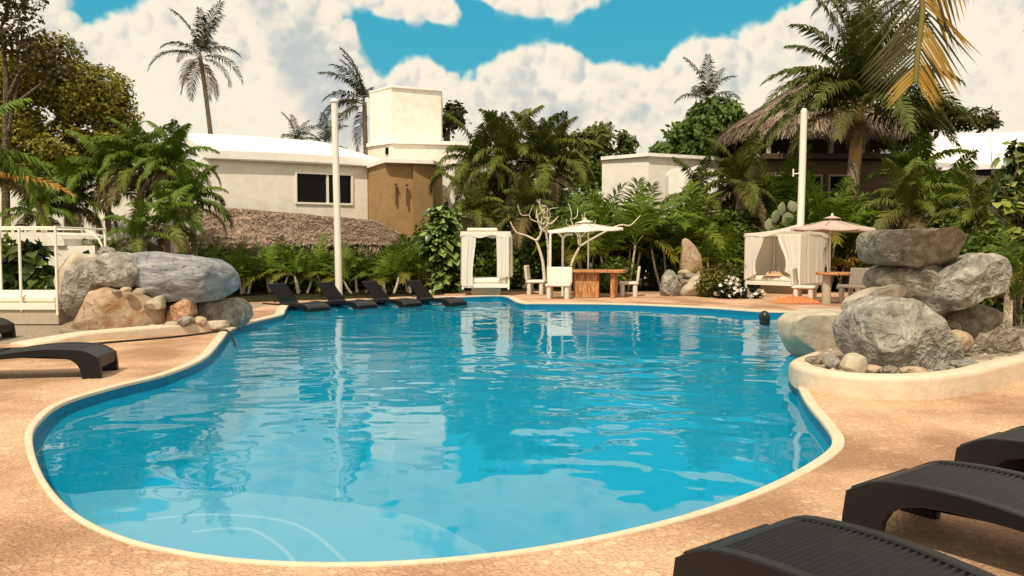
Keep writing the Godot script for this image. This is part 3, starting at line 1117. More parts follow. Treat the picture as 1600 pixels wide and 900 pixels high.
func bed_frame(o: Node3D, w: float, d: float, h: float, plinth: String, mattress_at := 0.42, thick := 0.06) -> void:
	for sx in [-1, 1]:
		for sz in [-1, 1]:
			var p := Shape.new()
			p.box(Vector3(sx * (w / 2 - 0.03), (h + 0.2) / 2, sz * (d / 2 - 0.03)), Vector3(thick, h - 0.2, thick), Basis.IDENTITY, 0.008)
			part("post", p, M.white_metal, o)
	for s in [-1, 1]:
		var a := Shape.new()
		a.box(Vector3(0, h - 0.03, s * (d / 2 - 0.03)), Vector3(w - 0.062 - thick, thick - 0.005, thick - 0.005), Basis.IDENTITY, 0.008)
		part("top_rail", a, M.white_metal, o)
		a = Shape.new()
		a.box(Vector3(s * (w / 2 - 0.03), h - 0.03, 0), Vector3(thick - 0.005, thick - 0.005, d - 0.062 - thick), Basis.IDENTITY, 0.008)
		part("top_rail", a, M.white_metal, o)
	var b := Shape.new()
	b.box(Vector3(0, mattress_at - 0.14, 0), Vector3(w - 0.13, 0.12, d - 0.13), Basis.IDENTITY, 0.012)
	part("bed_base", b, M.white_metal, o)
	for s in [-1, 1]:
		var e := Shape.new()
		e.box(Vector3(0, mattress_at - 0.14, s * (d / 2 - 0.03)), Vector3(w - 0.123, 0.13, 0.05), Basis.IDENTITY, 0.008)
		part("bed_rail", e, M.white_metal, o)
		e = Shape.new()
		e.box(Vector3(s * (w / 2 - 0.03), mattress_at - 0.14, 0), Vector3(0.05, 0.13, d - 0.123), Basis.IDENTITY, 0.008)
		part("bed_rail", e, M.white_metal, o)
	var q := Shape.new()
	q.box(Vector3(0, (mattress_at - 0.205) / 2, 0), Vector3(w * 0.62, mattress_at - 0.205, d * 0.62), Basis.IDENTITY, 0.01)
	part("plinth", q, M[plinth], o)
	var m := Shape.new()
	m.box(Vector3(0, mattress_at + 0.005, 0), Vector3(w - 0.16, 0.17, d - 0.16), Basis.IDENTITY, 0.05)
	part("mattress", m, M.cushion, o)


func canopy_cloth(w: float, d: float, h: float, drop: float, sag: float, rise := 0.0) -> Shape:
	var s := Shape.new()
	var rows := []
	var n := 14
	for j in n + 1:
		var row := PackedVector3Array()
		for k in n + 1:
			var u := float(k) / n
			var v := float(j) / n
			var e := sin(PI * u) * sin(PI * v)
			row.append(Vector3((u - 0.5) * w, h - sag * e + rise * pow(maxf(0.0, (1.0 - u) + v - 1.0), 2.0), (v - 0.5) * d))
		rows.append(row)
	s.grid(rows, false, true)
	var ring := []
	for k in n: ring.append(rows[0][k])
	for k in n: ring.append(rows[k][n])
	for k in n: ring.append(rows[n][n - k])
	for k in n: ring.append(rows[n - k][0])
	var a := PackedVector3Array()
	var b := PackedVector3Array()
	for k in ring.size():
		a.append(ring[k])
		b.append(ring[k] + Vector3(ring[k].x * 0.012, -drop * (0.8 + 0.25 * sin(k * 0.9)), ring[k].z * 0.012))
	s.grid([a, b], true)
	return s


func garden_chair(label: String, at: Vector3, turn: float, group: String) -> Node3D:
	var o := thing("garden_chair", label, "chair", at, turn, group)     # the sitter looks along +z
	var s := Shape.new()
	s.box(Vector3(0, 0.41, 0), Vector3(0.74, 0.09, 0.62), Basis.IDENTITY, 0.03)
	part("seat", s, M.white_resin, o)
	s = Shape.new()
	s.box(Vector3(0, 0.69, -0.3), Vector3(0.76, 0.5, 0.075), Basis(Vector3.RIGHT, -0.12), 0.03)
	part("backrest", s, M.white_resin, o)
	for sx in [-1, 1]:
		for sz in [-1, 1]:
			s = Shape.new()
			s.lathe(Vector3(sx * 0.27, 0, sz * 0.2), [Vector2(0.0, 0.0), Vector2(0.075, 0), Vector2(0.07, 0.364)], 12)
			part("leg", s, M.white_resin, o)
	return o


func towel(w: float, d: float, hump: float, seed_: int) -> Shape:
	var f := noise(2.6, 3, seed_)
	var s := Shape.new()
	var rows := []
	var n := 26
	for j in n + 1:
		var row := PackedVector3Array()
		for k in n + 1:
			var u := float(k) / n - 0.5
			var v := float(j) / n - 0.5
			var e := clampf((0.5 - maxf(absf(u), absf(v))) * 5.0, 0, 1)
			var x := u * w * (1.0 + 0.25 * f.get_noise_2d(v * 3.0, 7.0))
			var z := v * d * (1.0 + 0.3 * f.get_noise_2d(u * 3.0, 17.0))
			row.append(Vector3(x, 0.008 + hump * e * absf(f.get_noise_2d(x * 1.4, z * 1.8)) * 2.2 * (0.35 + 0.65 * sin(PI * (u + 0.5))), z))
		rows.append(row)
	s.grid(rows, false, true)
	return s


# ------------------------------------------------------------------ bodies: a field of tapered capsules meshed as surface nets
func flesh(bones: Array, cell: float, blend: float) -> Shape:      # bones are [from, to, radius, radius]
	var lo := Vector3.INF
	var hi := -Vector3.INF
	for b in bones:
		var r: float = maxf(b[2], b[3]) + cell * 2
		lo = lo.min(b[0] - Vector3.ONE * r).min(b[1] - Vector3.ONE * r)
		hi = hi.max(b[0] + Vector3.ONE * r).max(b[1] + Vector3.ONE * r)
	var nx := int((hi.x - lo.x) / cell) + 2
	var ny := int((hi.y - lo.y) / cell) + 2
	var nz := int((hi.z - lo.z) / cell) + 2
	var val := PackedFloat32Array()
	val.resize(nx * ny * nz)
	var k := 0
	for z in nz:
		for y in ny:
			for x in nx:
				var p := lo + Vector3(x, y, z) * cell
				var acc := 0.0
				for b in bones:
					var ab: Vector3 = b[1] - b[0]
					var t := clampf((p - b[0]).dot(ab) / maxf(ab.length_squared(), 1e-9), 0, 1)
					var d: float = p.distance_to(b[0] + ab * t) - lerpf(b[2], b[3], t)
					if d < blend * 6.0:
						acc += exp(-d / blend)
				val[k] = -blend * log(maxf(acc, 1e-9))
				k += 1
	var s := Shape.new()
	var spot := {}
	for z in nz - 1:
		for y in ny - 1:
			for x in nx - 1:
				var base := (z * ny + y) * nx + x
				var sum := Vector3.ZERO
				var cnt := 0
				var first := val[base] < 0
				var mixed := false
				for e in 8:
					if (val[base + (e & 1) + ((e >> 1) & 1) * nx + (e >> 2) * nx * ny] < 0) != first:
						mixed = true
						break
				if not mixed: continue
				for e in [[0, 1], [2, 3], [4, 5], [6, 7], [0, 2], [1, 3], [4, 6], [5, 7], [0, 4], [1, 5], [2, 6], [3, 7]]:
					var va := val[base + (e[0] & 1) + ((e[0] >> 1) & 1) * nx + (e[0] >> 2) * nx * ny]
					var vb := val[base + (e[1] & 1) + ((e[1] >> 1) & 1) * nx + (e[1] >> 2) * nx * ny]
					if (va < 0) != (vb < 0):
						var t := va / (va - vb)
						sum += Vector3(e[0] & 1, (e[0] >> 1) & 1, e[0] >> 2).lerp(Vector3(e[1] & 1, (e[1] >> 1) & 1, e[1] >> 2), t)
						cnt += 1
				spot[base] = s.v.size()
				s.v.append(lo + (Vector3(x, y, z) + sum / cnt) * cell)
				s.n.append(Vector3.ZERO)
				s.c.append(Color.WHITE)
	var strides := [1, nx, nx * ny]
	for base in spot:
		var z: int = base / (nx * ny)
		var y: int = (base / nx) % ny
		var x: int = base % nx
		var at := [x, y, z]
		for ax in 3:
			var u := (ax + 1) % 3
			var w := (ax + 2) % 3
			if at[u] == 0 or at[w] == 0: continue
			var inside: bool = val[base] < 0
			if inside == (val[base + strides[ax]] < 0): continue
			var q := [base, base - strides[u], base - strides[u] - strides[w], base - strides[w]]
			if not (spot.has(q[1]) and spot.has(q[2]) and spot.has(q[3])): continue
			var id := [spot[q[0]], spot[q[1]], spot[q[2]], spot[q[3]]]
			if not inside: id.reverse()
			var nn: Vector3 = (s.v[id[2]] - s.v[id[0]]).cross(s.v[id[3]] - s.v[id[1]])
			for e in id: s.n[e] += nn
			s.i.append_array(PackedInt32Array([id[0], id[2], id[1], id[0], id[3], id[2]]))
	for e in s.n.size(): s.n[e] = s.n[e].normalized()
	return s


# ------------------------------------------------------------------ the scene
func _ready() -> void:
	rng.seed = 7
	var cam := Camera3D.new()
	cam.name = "camera"
	cam.position = Vector3(0, 1.6, 0)
	cam.rotation_degrees = Vector3(-3.0535, 0, 0)
	cam.fov = 39.4232
	cam.far = 1500.0
	add_child(cam)
	var sun := DirectionalLight3D.new()
	sun.name = "sun"
	sun.light_energy = 1.35
	sun.light_color = Color(1.0, 0.955, 0.87)
	sun.light_angular_distance = 0.6
	sun.shadow_enabled = true
	add_child(sun)
	sun.look_at_from_position(Vector3.ZERO, Vector3(0.22, -0.78, -0.52), Vector3.FORWARD)
	var we := WorldEnvironment.new()
	we.name = "environment"
	var env := Environment.new()
	env.background_mode = Environment.BG_SKY
	env.sky = Sky.new()
	env.sky.sky_material = make_sky()
	env.background_energy_multiplier = 1.0
	env.tonemap_mode = Environment.TONE_MAPPER_LINEAR
	env.tonemap_exposure = 1.0
	env.sdfgi_enabled = true
	env.ssao_enabled = true
	env.ssil_enabled = true
	we.environment = env
	add_child(we)

	make_materials()
	make_fronds()
	ground_and_pool()
	buildings()
	rock_gardens()
	far_planting()
	near_planting()
	furniture()
	people()


func make_fronds() -> void:
	var brown := [Color(0.11, 0.075, 0.035), Color(0.19, 0.13, 0.06)]
	frond_set("coconut", 4.2, 40, 1.0, 0.085, 0.9, [Color(0.03, 0.034, 0.014), Color(0.06, 0.065, 0.025)], brown, [[82, 45], [62, 70], [42, 90], [18, 95], [-12, 75], [-50, 40]])
	frond_set("royal", 3.7, 56, 0.85, 0.075, 0.95, [Color(0.040, 0.061, 0.010), Color(0.120, 0.137, 0.030)], brown, [[86, 30], [74, 65], [58, 95], [40, 100], [24, 85], [5, 70], [-60, 25]])
	frond_set("areca", 2.4, 36, 0.7, 0.065, 0.5, [Color(0.044, 0.086, 0.007), Color(0.132, 0.187, 0.015)], [Color(0.128, 0.115, 0.015), Color(0.208, 0.166, 0.025)], [[86, 35], [77, 55], [67, 75], [55, 88], [40, 90], [25, 80]])
	frond_set("dark", 3.1, 56, 0.85, 0.08, 1.2, [Color(0.040, 0.058, 0.008), Color(0.136, 0.158, 0.025)], brown, [[82, 55], [66, 90], [50, 110], [32, 115], [12, 100], [-15, 70]])
	frond_set("lush", 2.9, 54, 0.8, 0.085, 1.2, [Color(0.044, 0.083, 0.008), Color(0.152, 0.216, 0.025)], brown, [[82, 60], [68, 95], [52, 115], [36, 120], [18, 105], [-5, 75]])


func pool_line() -> Array:
	return spline([Vector3(-1.23, 0, -3.97), Vector3(-1.66, 0, -4.08), Vector3(-2.13, 0, -4.31), Vector3(-2.65, 0, -4.75), Vector3(-3.25, 0, -5.48), Vector3(-3.92, 0, -6.48), Vector3(-4.28, 0, -7.19), Vector3(-4.54, 0, -8.07), Vector3(-4.47, 0, -8.99), Vector3(-4.28, 0, -9.89), Vector3(-4.35, 0, -11.3), Vector3(-4.86, 0, -13.35), Vector3(-5.32, 0, -15.18), Vector3(-5.39, 0, -16.85), Vector3(-5.29, 0, -18.4), Vector3(-5.62, 0, -19.87), Vector3(-5.89, 0, -21.58), Vector3(-5.1, 0, -22.82), Vector3(-3.77, 0, -23.62), Vector3(-2.34, 0, -24.49), Vector3(-1.2, 0, -25.11), Vector3(-0.28, 0, -25.26), Vector3(0.21, 0, -22.31), Vector3(0.88, 0, -22.06), Vector3(2.79, 0, -21.82), Vector3(4.93, 0, -20.58), Vector3(6.16, 0, -19.29), Vector3(7.82, 0, -19.2), Vector3(7.42, 0, -17.14), Vector3(5.38, 0, -13.17), Vector3(3.87, 0, -10.99), Vector3(3.43, 0, -9.65), Vector3(3.03, 0, -8.24), Vector3(2.78, 0, -7.06), Vector3(2.62, 0, -6.48), Vector3(2.37, 0, -6.04), Vector3(1.83, 0, -5.39), Vector3(1.26, 0, -4.85), Vector3(0.72, 0, -4.46), Vector3(0.17, 0, -4.17), Vector3(-0.33, 0, -4.01), Vector3(-0.77, 0, -3.95)], 6, true)


func flat(path: Array) -> PackedVector2Array:
	var out := PackedVector2Array()
	for p in path: out.append(Vector2(p.x, p.z))
	return out


func minus_pool(poly: PackedVector2Array, pool: PackedVector2Array, y: float) -> Shape:
	var s := Shape.new()
	for half in [PackedVector2Array([Vector2(-900, -900), Vector2(0.6, -900), Vector2(0.6, 900), Vector2(-900, 900)]), PackedVector2Array([Vector2(0.6, -900), Vector2(900, -900), Vector2(900, 900), Vector2(0.6, 900)])]:
		for q in Geometry2D.intersect_polygons(poly, half):
			for w in Geometry2D.clip_polygons(q, pool):
				s.sheet(w, y)
	return s


func ground_and_pool() -> void:
	var line := pool_line()
	var pool := flat(line)
	structure("ground", minus_pool(PackedVector2Array([Vector2(-600, -600), Vector2(600, -600), Vector2(600, 600), Vector2(-600, 600)]), pool, -0.03), M.soil)
	var deck_edge := PackedVector2Array([Vector2(-22, 8), Vector2(14, 8), Vector2(14, -12.6), Vector2(10.2, -13.2), Vector2(9.6, -19.4), Vector2(12.5, -22), Vector2(13, -27.2), Vector2(6, -27.6), Vector2(-2.2, -28.2), Vector2(-2.2, -25.9), Vector2(-4, -24.5), Vector2(-6.6, -22.9), Vector2(-9, -21.6), Vector2(-22, -22)])
	structure("pool_deck", minus_pool(deck_edge, pool, 0.0), M.deck)
	structure("garden_path", minus_pool(PackedVector2Array([Vector2(-21.9, -12.9), Vector2(-8.0, -13.0), Vector2(-7.0, -14.6), Vector2(-6.4, -17.5), Vector2(-6.6, -22.0), Vector2(-9, -21.5), Vector2(-21.9, -21.9)]), pool, 0.004), M.path)
	var lawn := Shape.new()
	lawn.sheet(PackedVector2Array([Vector2(9.9, -13.6), Vector2(30, -12.4), Vector2(30, -24), Vector2(13, -22), Vector2(9.8, -19.2)]), -0.015)
	structure("lawn", lawn, M.grass)
	# blades on the lawn at the right edge
	var bl := Shape.new()
	for k in 5000:
		var p := Vector3(rng.randf_range(10, 14), -0.015, rng.randf_range(-18.5, -13.7))
		var d := Vector3(rng.randfn(), 0, rng.randfn()).normalized()
		bl.col = Color(0.06, 0.10, 0.02).lerp(Color(0.14, 0.18, 0.04), rng.randf())
		bl.tri(p - d * 0.006, p + d * 0.006, p + Vector3(rng.randfn() * 0.02, rng.randf_range(0.04, 0.09), rng.randfn() * 0.02))
	var gr := part("grass", bl, M.leaves, self)
	tag(gr, "short green grass of the lawn at the right edge", "grass")
	gr.set_meta("kind", "stuff")

	# the basin: wall, floor, a ledge at the far left, a curved entry step at the near left
	var basin := Shape.new()
	var hi := PackedVector3Array()
	var mid := PackedVector3Array()
	var lo := PackedVector3Array()
	for p in line:
		hi.append(p + Vector3(0, 0.0, 0))
		mid.append(p + Vector3(0, -0.4, 0))
		lo.append(p + Vector3(0, -1.15, 0))
	basin.grid([hi, mid, lo], true, true)
	basin.sheet(pool, -1.15)
	structure("pool_basin", basin, M.pool_paint)
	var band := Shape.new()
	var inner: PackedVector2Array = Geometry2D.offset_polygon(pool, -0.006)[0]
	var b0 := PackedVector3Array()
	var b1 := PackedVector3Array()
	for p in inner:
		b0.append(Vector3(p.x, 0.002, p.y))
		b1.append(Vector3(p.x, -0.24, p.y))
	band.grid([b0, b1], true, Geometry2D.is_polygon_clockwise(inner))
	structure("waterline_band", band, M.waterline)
	var ledge := Shape.new()
	for w in Geometry2D.intersect_polygons(pool, PackedVector2Array([Vector2(-6.09, -20.31), Vector2(-4.98, -20.76), Vector2(-3.09, -21.53), Vector2(-1.14, -22.03), Vector2(0, -24.06), Vector2(0.65, -27.12), Vector2(0, -27.91), Vector2(-4.78, -29.99), Vector2(-7.37, -23.08)])):
		ledge.prism(w, -1.14, -0.28, false)
	structure("pool_ledge", ledge, M.pool_paint)
	var near_step := PackedVector2Array([Vector2(-3.85, -6.44), Vector2(-3.48, -6.24), Vector2(-3.23, -6.34), Vector2(-2.78, -6.38), Vector2(-2.24, -6.31), Vector2(-1.75, -6.19), Vector2(-1.16, -5.99), Vector2(-0.69, -5.7), Vector2(-0.34, -5.3), Vector2(-0.16, -4.86), Vector2(-0.82, -4.17), Vector2(-1.76, -4.33), Vector2(-2.96, -5.07)])
	var step := Shape.new()
	var levels := [[near_step, -0.36], [PackedVector2Array([Vector2(-2.71, -5.14), Vector2(-2.5, -5.42), Vector2(-2.1, -5.52), Vector2(-1.62, -5.42), Vector2(-1.29, -5.14), Vector2(-0.95, -4.62), Vector2(-0.98, -4), Vector2(-2.1, -4.31)]), -0.28], [PackedVector2Array([Vector2(-2.23, -4.79), Vector2(-2.02, -4.98), Vector2(-1.8, -5.05), Vector2(-1.58, -4.96), Vector2(-1.23, -4.47), Vector2(-1.13, -3.85), Vector2(-1.79, -4)]), -0.21]]
	var seams := Shape.new()
	for k in 3:
		var round_off := []
		for p in levels[k][0]: round_off.append(Vector3(p.x, 0, p.y))
		for w in Geometry2D.intersect_polygons(Geometry2D.offset_polygon(pool, -0.01)[0], flat(spline(round_off, 5, true))):
			step.prism(w, -1.14 if k == 0 else levels[k - 1][1] - 0.01, levels[k][1], false)
		if k > 0:
			var rim: Array = spline(round_off.slice(1, 6), 8)
			seams.add(kerb(rim.map(func(p): return p + Vector3(0, levels[k][1], 0)), [0.03], [0.006], 0.004), Transform3D.IDENTITY)
	structure("pool_step", step, M.step_paint)
	structure("pool_step_edges", seams, M.step_edge)

	# water with real ripples, running a little under the coping
	var grow: PackedVector2Array = Geometry2D.offset_polygon(pool, 0.12)[0]
	var cell := 0.06
	var x0 := -7.0
	var z0 := -26.0
	var nx := int(15.8 / cell)
	var nz := int(22.6 / cell)
	var n1 := noise(0.75, 2, 201)
	var n2 := noise(1.9, 2, 202)
	var n3 := noise(0.22, 2, 203)
	n1.domain_warp_enabled = true
	n1.domain_warp_amplitude = 0.9
	n1.domain_warp_frequency = 0.5
	var wet := PackedByteArray()
	wet.resize((nx + 1) * (nz + 1))
	for j in nz + 1:
		for i in nx + 1:
			wet[j * (nx + 1) + i] = 1 if Geometry2D.is_point_in_polygon(Vector2(x0 + i * cell, z0 + j * cell), grow) else 0
	var h := PackedFloat32Array()
	h.resize(wet.size())
	for j in nz + 1:
		for i in nx + 1:
			var x := x0 + i * cell
			var z := z0 + j * cell
			var breeze := clampf(0.7 + 1.2 * n3.get_noise_2d(x, z), 0.25, 1.25) * lerpf(0.3, 1.0, smoothstep(-5.0, -8.0, z))
			h[j * (nx + 1) + i] = -0.12 + breeze * (0.0125 * n1.get_noise_2d(x * 0.7, z) + (0.0052 + 0.0028 * smoothstep(-6.5, -8.0, z) * smoothstep(-14.0, -11.0, z)) * n2.get_noise_2d(x * 0.6, z))
	var ws := Shape.new()
	var id := PackedInt32Array()
	id.resize(wet.size())
	id.fill(-1)
	var need := func(i: int, j: int) -> int:
		var k := j * (nx + 1) + i
		if id[k] < 0:
			id[k] = ws.v.size()
			ws.v.append(Vector3(x0 + i * cell, h[k], z0 + j * cell))
			var gx := (h[j * (nx + 1) + mini(i + 1, nx)] - h[j * (nx + 1) + maxi(i - 1, 0)]) / (2 * cell)
			var gz := (h[mini(j + 1, nz) * (nx + 1) + i] - h[maxi(j - 1, 0) * (nx + 1) + i]) / (2 * cell)
			ws.n.append(Vector3(-gx, 1, -gz).normalized())
			ws.c.append(Color.WHITE)
		return id[k]
	for j in nz:
		for i in nx:
			if wet[j * (nx + 1) + i] + wet[j * (nx + 1) + i + 1] + wet[(j + 1) * (nx + 1) + i] + wet[(j + 1) * (nx + 1) + i + 1] == 0: continue
			var a: int = need.call(i, j)
			var b: int = need.call(i + 1, j)
			var c: int = need.call(i + 1, j + 1)
			var d: int = need.call(i, j + 1)
			ws.i.append_array(PackedInt32Array([a, b, c, a, c, d]))
	structure("pool_water", ws, M.water)
	structure("pool_coping", kerb(line, [0.04, 0.04, 0.045, 0.07, 0.11, 0.13, 0.16, 0.2, 0.24, 0.24, 0.24, 0.24, 0.24, 0.22, 0.2, 0.15, 0.1, 0.1, 0.08, 0.055, 0.045, 0.04], [0.016], 0.012, true, -0.03), M.coping)


func thatch_roof(top: Array, bottom: Array, blades: int, seed_: int, a: Color, b: Color, closed := false, blade := 0.5, fringe := 1.0) -> Shape:
	var r := RandomNumberGenerator.new()
	r.seed = seed_
	var s := Shape.new()
	var f := noise(0.8, 3, seed_)
	var rows := []
	var steps := 8
	var m := top.size()
	for j in steps + 1:
		var row := PackedVector3Array()
		for k in m:
			var p: Vector3 = top[k].lerp(bottom[k], float(j) / steps)
			row.append(p + Vector3.UP * 0.06 * f.get_noise_3dv(p * 2.0))
		rows.append(row)
	s.col = a
	s.grid(rows, closed, true)
	var under := []
	for row in rows:
		var q := PackedVector3Array()
		for p in row: q.append(p - Vector3.UP * 0.22)
		under.append(q)
	s.grid(under, closed)
	for k in blades:
		var u := r.randf() * (m if closed else m - 1)
		var i0 := int(u) % m
		var i1 := (i0 + 1) % m
		var v := 1.0 - pow(r.randf(), 1.0)
		var hang := r.randf() < 0.4 * fringe
		if hang: v = r.randf_range(0.96, 1.0)
		var t0: Vector3 = top[i0].lerp(top[i1], u - int(u))
		var b0: Vector3 = bottom[i0].lerp(bottom[i1], u - int(u))
		var down := (b0 - t0).normalized()
		var side: Vector3 = (bottom[i1] - bottom[i0]).normalized()
		var nrm := side.cross(down).normalized()
		if nrm.y < 0: nrm = -nrm
		var p := t0.lerp(b0, v) + Vector3.UP * 0.06 * f.get_noise_3dv(t0.lerp(b0, v) * 2.0) + nrm * 0.015
		var l := blade * r.randf_range(0.5, 1.15)
		var dir := (down + side * r.randf_range(-0.3, 0.3) + nrm * r.randf_range(0.02, 0.14)).normalized()
		if hang:
			l *= 1.25
			dir = (down * 0.6 + Vector3.DOWN * r.randf_range(0.2, 1.0) + side * r.randf_range(-0.25, 0.25)).normalized()
			p -= nrm * r.randf_range(0.0, 0.2)
		var w := side * r.randf_range(0.014, 0.036)
		s.col = a.lerp(b, clampf(0.5 + 0.5 * f.get_noise_3dv(p * 1.5) + r.randf_range(-0.5, 0.5), 0, 1))
		s.quad(p - w, p + w, p + dir * l + w * 0.4, p + dir * l - w * 0.4)
	return s


func box_part(called: String, at: Vector3, size: Vector3, m: String, under: Node, bevel := 0.0) -> MeshInstance3D:
	var s := Shape.new()
	s.box(at, size, Basis.IDENTITY, bevel)
	return part(called, s, M[m], under)


func buildings() -> void:
	# white house with one sliding window, a flat white roof that rises to the back
	var o := thing("white_house", "white house with a dark sliding window above the long brown thatched roof", "house", Vector3(-11.77, 0, -32.5), deg_to_rad(28.99))
	var wl := Shape.new()
	wl.box(Vector3(1.32, 2.6, -3.0), Vector3(3.44, 5.2, 6.0))
	wl.box(Vector3(5.86, 2.6, -3.0), Vector3(0.68, 5.2, 6.0))
	wl.box(Vector3(4.28, 1.67, -3.0), Vector3(2.48, 3.34, 6.0))
	wl.box(Vector3(4.28, 4.94, -3.0), Vector3(2.48, 0.52, 6.0))
	part("wall", wl, M.plaster, o)
	var w := part("window", Shape.new_frame(Vector3(3.02, 3.32, 0), Vector3(5.54, 4.7, 0), 0.09, 0.12), M.white_metal, o)
	box_part("mullion", Vector3(4.42, 4.01, -0.02), Vector3(0.1, 1.2, 0.07), "white_metal", w)
	box_part("pane", Vector3(3.74, 4.01, -0.06), Vector3(1.26, 1.19, 0.012), "dark_glass", w)
	box_part("pane", Vector3(4.96, 4.01, -0.045), Vector3(0.98, 1.19, 0.012), "dark_glass", w)
	var rf := Shape.new()
	var rows := []
	for j in 9:
		var v := float(j) / 8
		var row := PackedVector3Array()
		for k in 13:
			var u := float(k) / 12
			row.append(Vector3(lerpf(-0.5, 6.75, u), 5.36 + 1.8 * v + 0.05 * sin(PI * u), lerpf(0.26, -9.0, v)))
		rows.append(row)
	rf.grid(rows)
	var low := []
	for row in rows:
		var q := PackedVector3Array()
		for p in row: q.append(Vector3(p.x, minf(p.y - 0.32, p.y), p.z))
		low.append(q)
	rf.grid(low, false, true)
	for j in 8:
		rf.quad(rows[j][0], rows[j + 1][0], low[j + 1][0], low[j][0])
		rf.quad(rows[j][12], low[j][12], low[j + 1][12], rows[j + 1][12])
	for k in 12:
		rf.quad(rows[0][k], low[0][k], low[0][k + 1], rows[0][k + 1])
		rf.quad(rows[8][k], rows[8][k + 1], low[8][k + 1], low[8][k])
	part("roof", rf, M.roof_plaster, o)
	box_part("fascia", Vector3(3.1, 5.1, 0.205), Vector3(7.1, 0.16, 0.06), "plaster", o, 0.01)

	# the tall white stair tower on the roof and the lower block that carries it
	o = thing("stair_tower", "tall plain white tower block standing above the white house roof", "tower")
	var s := Shape.new()
	s.prism(PackedVector2Array([Vector2(-7.17, -41), Vector2(-5.89, -39.6), Vector2(-3.55, -40.6), Vector2(-3.95, -46), Vector2(-7.97, -46)]), 6.46, 9.27)
	part("wall", s, M.plaster, o)
	s = Shape.new()
	s.prism(PackedVector2Array([Vector2(-7.22, -41), Vector2(-5.87, -39.5), Vector2(-3.49, -40.5), Vector2(-3.92, -46.1), Vector2(-8.03, -46.1)]), 9.27, 9.35)
	part("coping", s, M.roof_plaster, o)
	o = thing("parapet_block", "low white parapet block under the tall tower, half hidden by palms", "building")
	s = Shape.new()
	s.prism(PackedVector2Array([Vector2(-7.16, -40.2), Vector2(-5.74, -38.8), Vector2(-1.83, -39.6), Vector2(-2.06, -47), Vector2(-8.3, -47)]), 0.0, 6.44)
	part("wall", s, M.plaster, o)
	s = Shape.new()
	s.prism(PackedVector2Array([Vector2(-7.21, -40.1), Vector2(-5.72, -38.65), Vector2(-1.76, -39.5), Vector2(-1.98, -47.1), Vector2(-8.39, -47.1)]), 6.45, 6.62)
	part("coping", s, M.roof_plaster, o)
	box_part("vent_opening", Vector3(-6.02, 6.13, -39.05), Vector3(0.16, 0.32, 0.12), "dark_glass", o)

	# tan wall with drip stains
	o = thing("tan_building", "tan plaster building with two small spouts beside the white house", "building")
	s = Shape.new()
	s.prism(PackedVector2Array([Vector2(-6.46, -35.8), Vector2(-5.2, -33.2), Vector2(-4.11, -33.6), Vector2(-4.09, -33.4), Vector2(-3.32, -33.9), Vector2(-3.05, -35.5), Vector2(-3.35, -39), Vector2(-7.04, -39)]), 0.0, 4.96)
	part("wall", s, M.tan_plaster, o)
	s = Shape.new()
	s.prism(PackedVector2Array([Vector2(-6.48, -35.6), Vector2(-5.18, -32.9), Vector2(-3.25, -33.5), Vector2(-2.96, -35.5), Vector2(-3.24, -38.4), Vector2(-6.99, -38.4)]), 4.96, 5.11)
	part("roof", s, M.roof_plaster, o)
	for x in [Vector3(-4.77, 4.1, -33.3), Vector3(-4.34, 4.08, -33.4)]:
		var sp := Shape.new()
		sp.tube([x, x + Vector3(0, -0.03, 0.16)], [0.05], 8)
		var spout := part("drain_spout", sp, M.dark_wood, o)
		var drip := Shape.new()
		drip.box(x + Vector3(0, -0.5, 0.02), Vector3(0.07, 0.75, 0.012))
		part("drip_stain", drip, M.stain, spout)

	# long thatched lean-to in front of them
	o = thing("thatched_shelter", "long low brown thatched roof in front of the white house", "shelter")
	var top := spline([Vector3(-12.21, 3.01, -32.4), Vector3(-11.34, 3.09, -32.5), Vector3(-9.16, 2.93, -33), Vector3(-5.96, 2.66, -33.4), Vector3(-5.24, 2.41, -33), Vector3(-4.09, 1.83, -32.2)], 5)
	var bot := spline([Vector3(-11.14, 1.55, -28.6), Vector3(-10.19, 1.55, -28.8), Vector3(-8.36, 1.6, -29.2), Vector3(-6.16, 1.65, -29.8), Vector3(-4.82, 1.65, -30.3), Vector3(-3.59, 1.62, -31.4)], 5)
	var th := part("thatch", thatch_roof(top, bot, 16000, 11, Color(0.13, 0.088, 0.06), Color(0.40, 0.29, 0.21)), M.thatch, o)
	th.set_meta("kind", "stuff")
	for x in [Vector3(-10.49, 0, -30), Vector3(-8.67, 0, -30.3), Vector3(-6.81, 0, -30.6), Vector3(-4.68, 0, -31)]:
		var p := Shape.new()
		p.tube([x, x + Vector3(0, 1.75, 0)], [0.09, 0.08], 8)
		part("post", p, M.dark_wood, o)
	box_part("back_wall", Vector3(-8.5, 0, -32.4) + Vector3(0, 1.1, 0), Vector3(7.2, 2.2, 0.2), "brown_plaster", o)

	# white building right of centre
	o = thing("low_white_building", "low white building with a flat parapet behind the central palms", "building")
	s = Shape.new()
	s.prism(PackedVector2Array([Vector2(4.25, -38.2), Vector2(6.17, -36.6), Vector2(9.83, -38.4), Vector2(11.01, -43), Vector2(4.79, -43)]), 0.0, 5.60)
	part("wall", s, M.plaster, o)
	s = Shape.new()
	s.prism(PackedVector2Array([Vector2(4.18, -38.1), Vector2(6.14, -36.4), Vector2(9.84, -38.2), Vector2(11.1, -43.1), Vector2(4.73, -43.1)]), 5.60, 5.75)
	part("coping", s, M.roof_plaster, o)
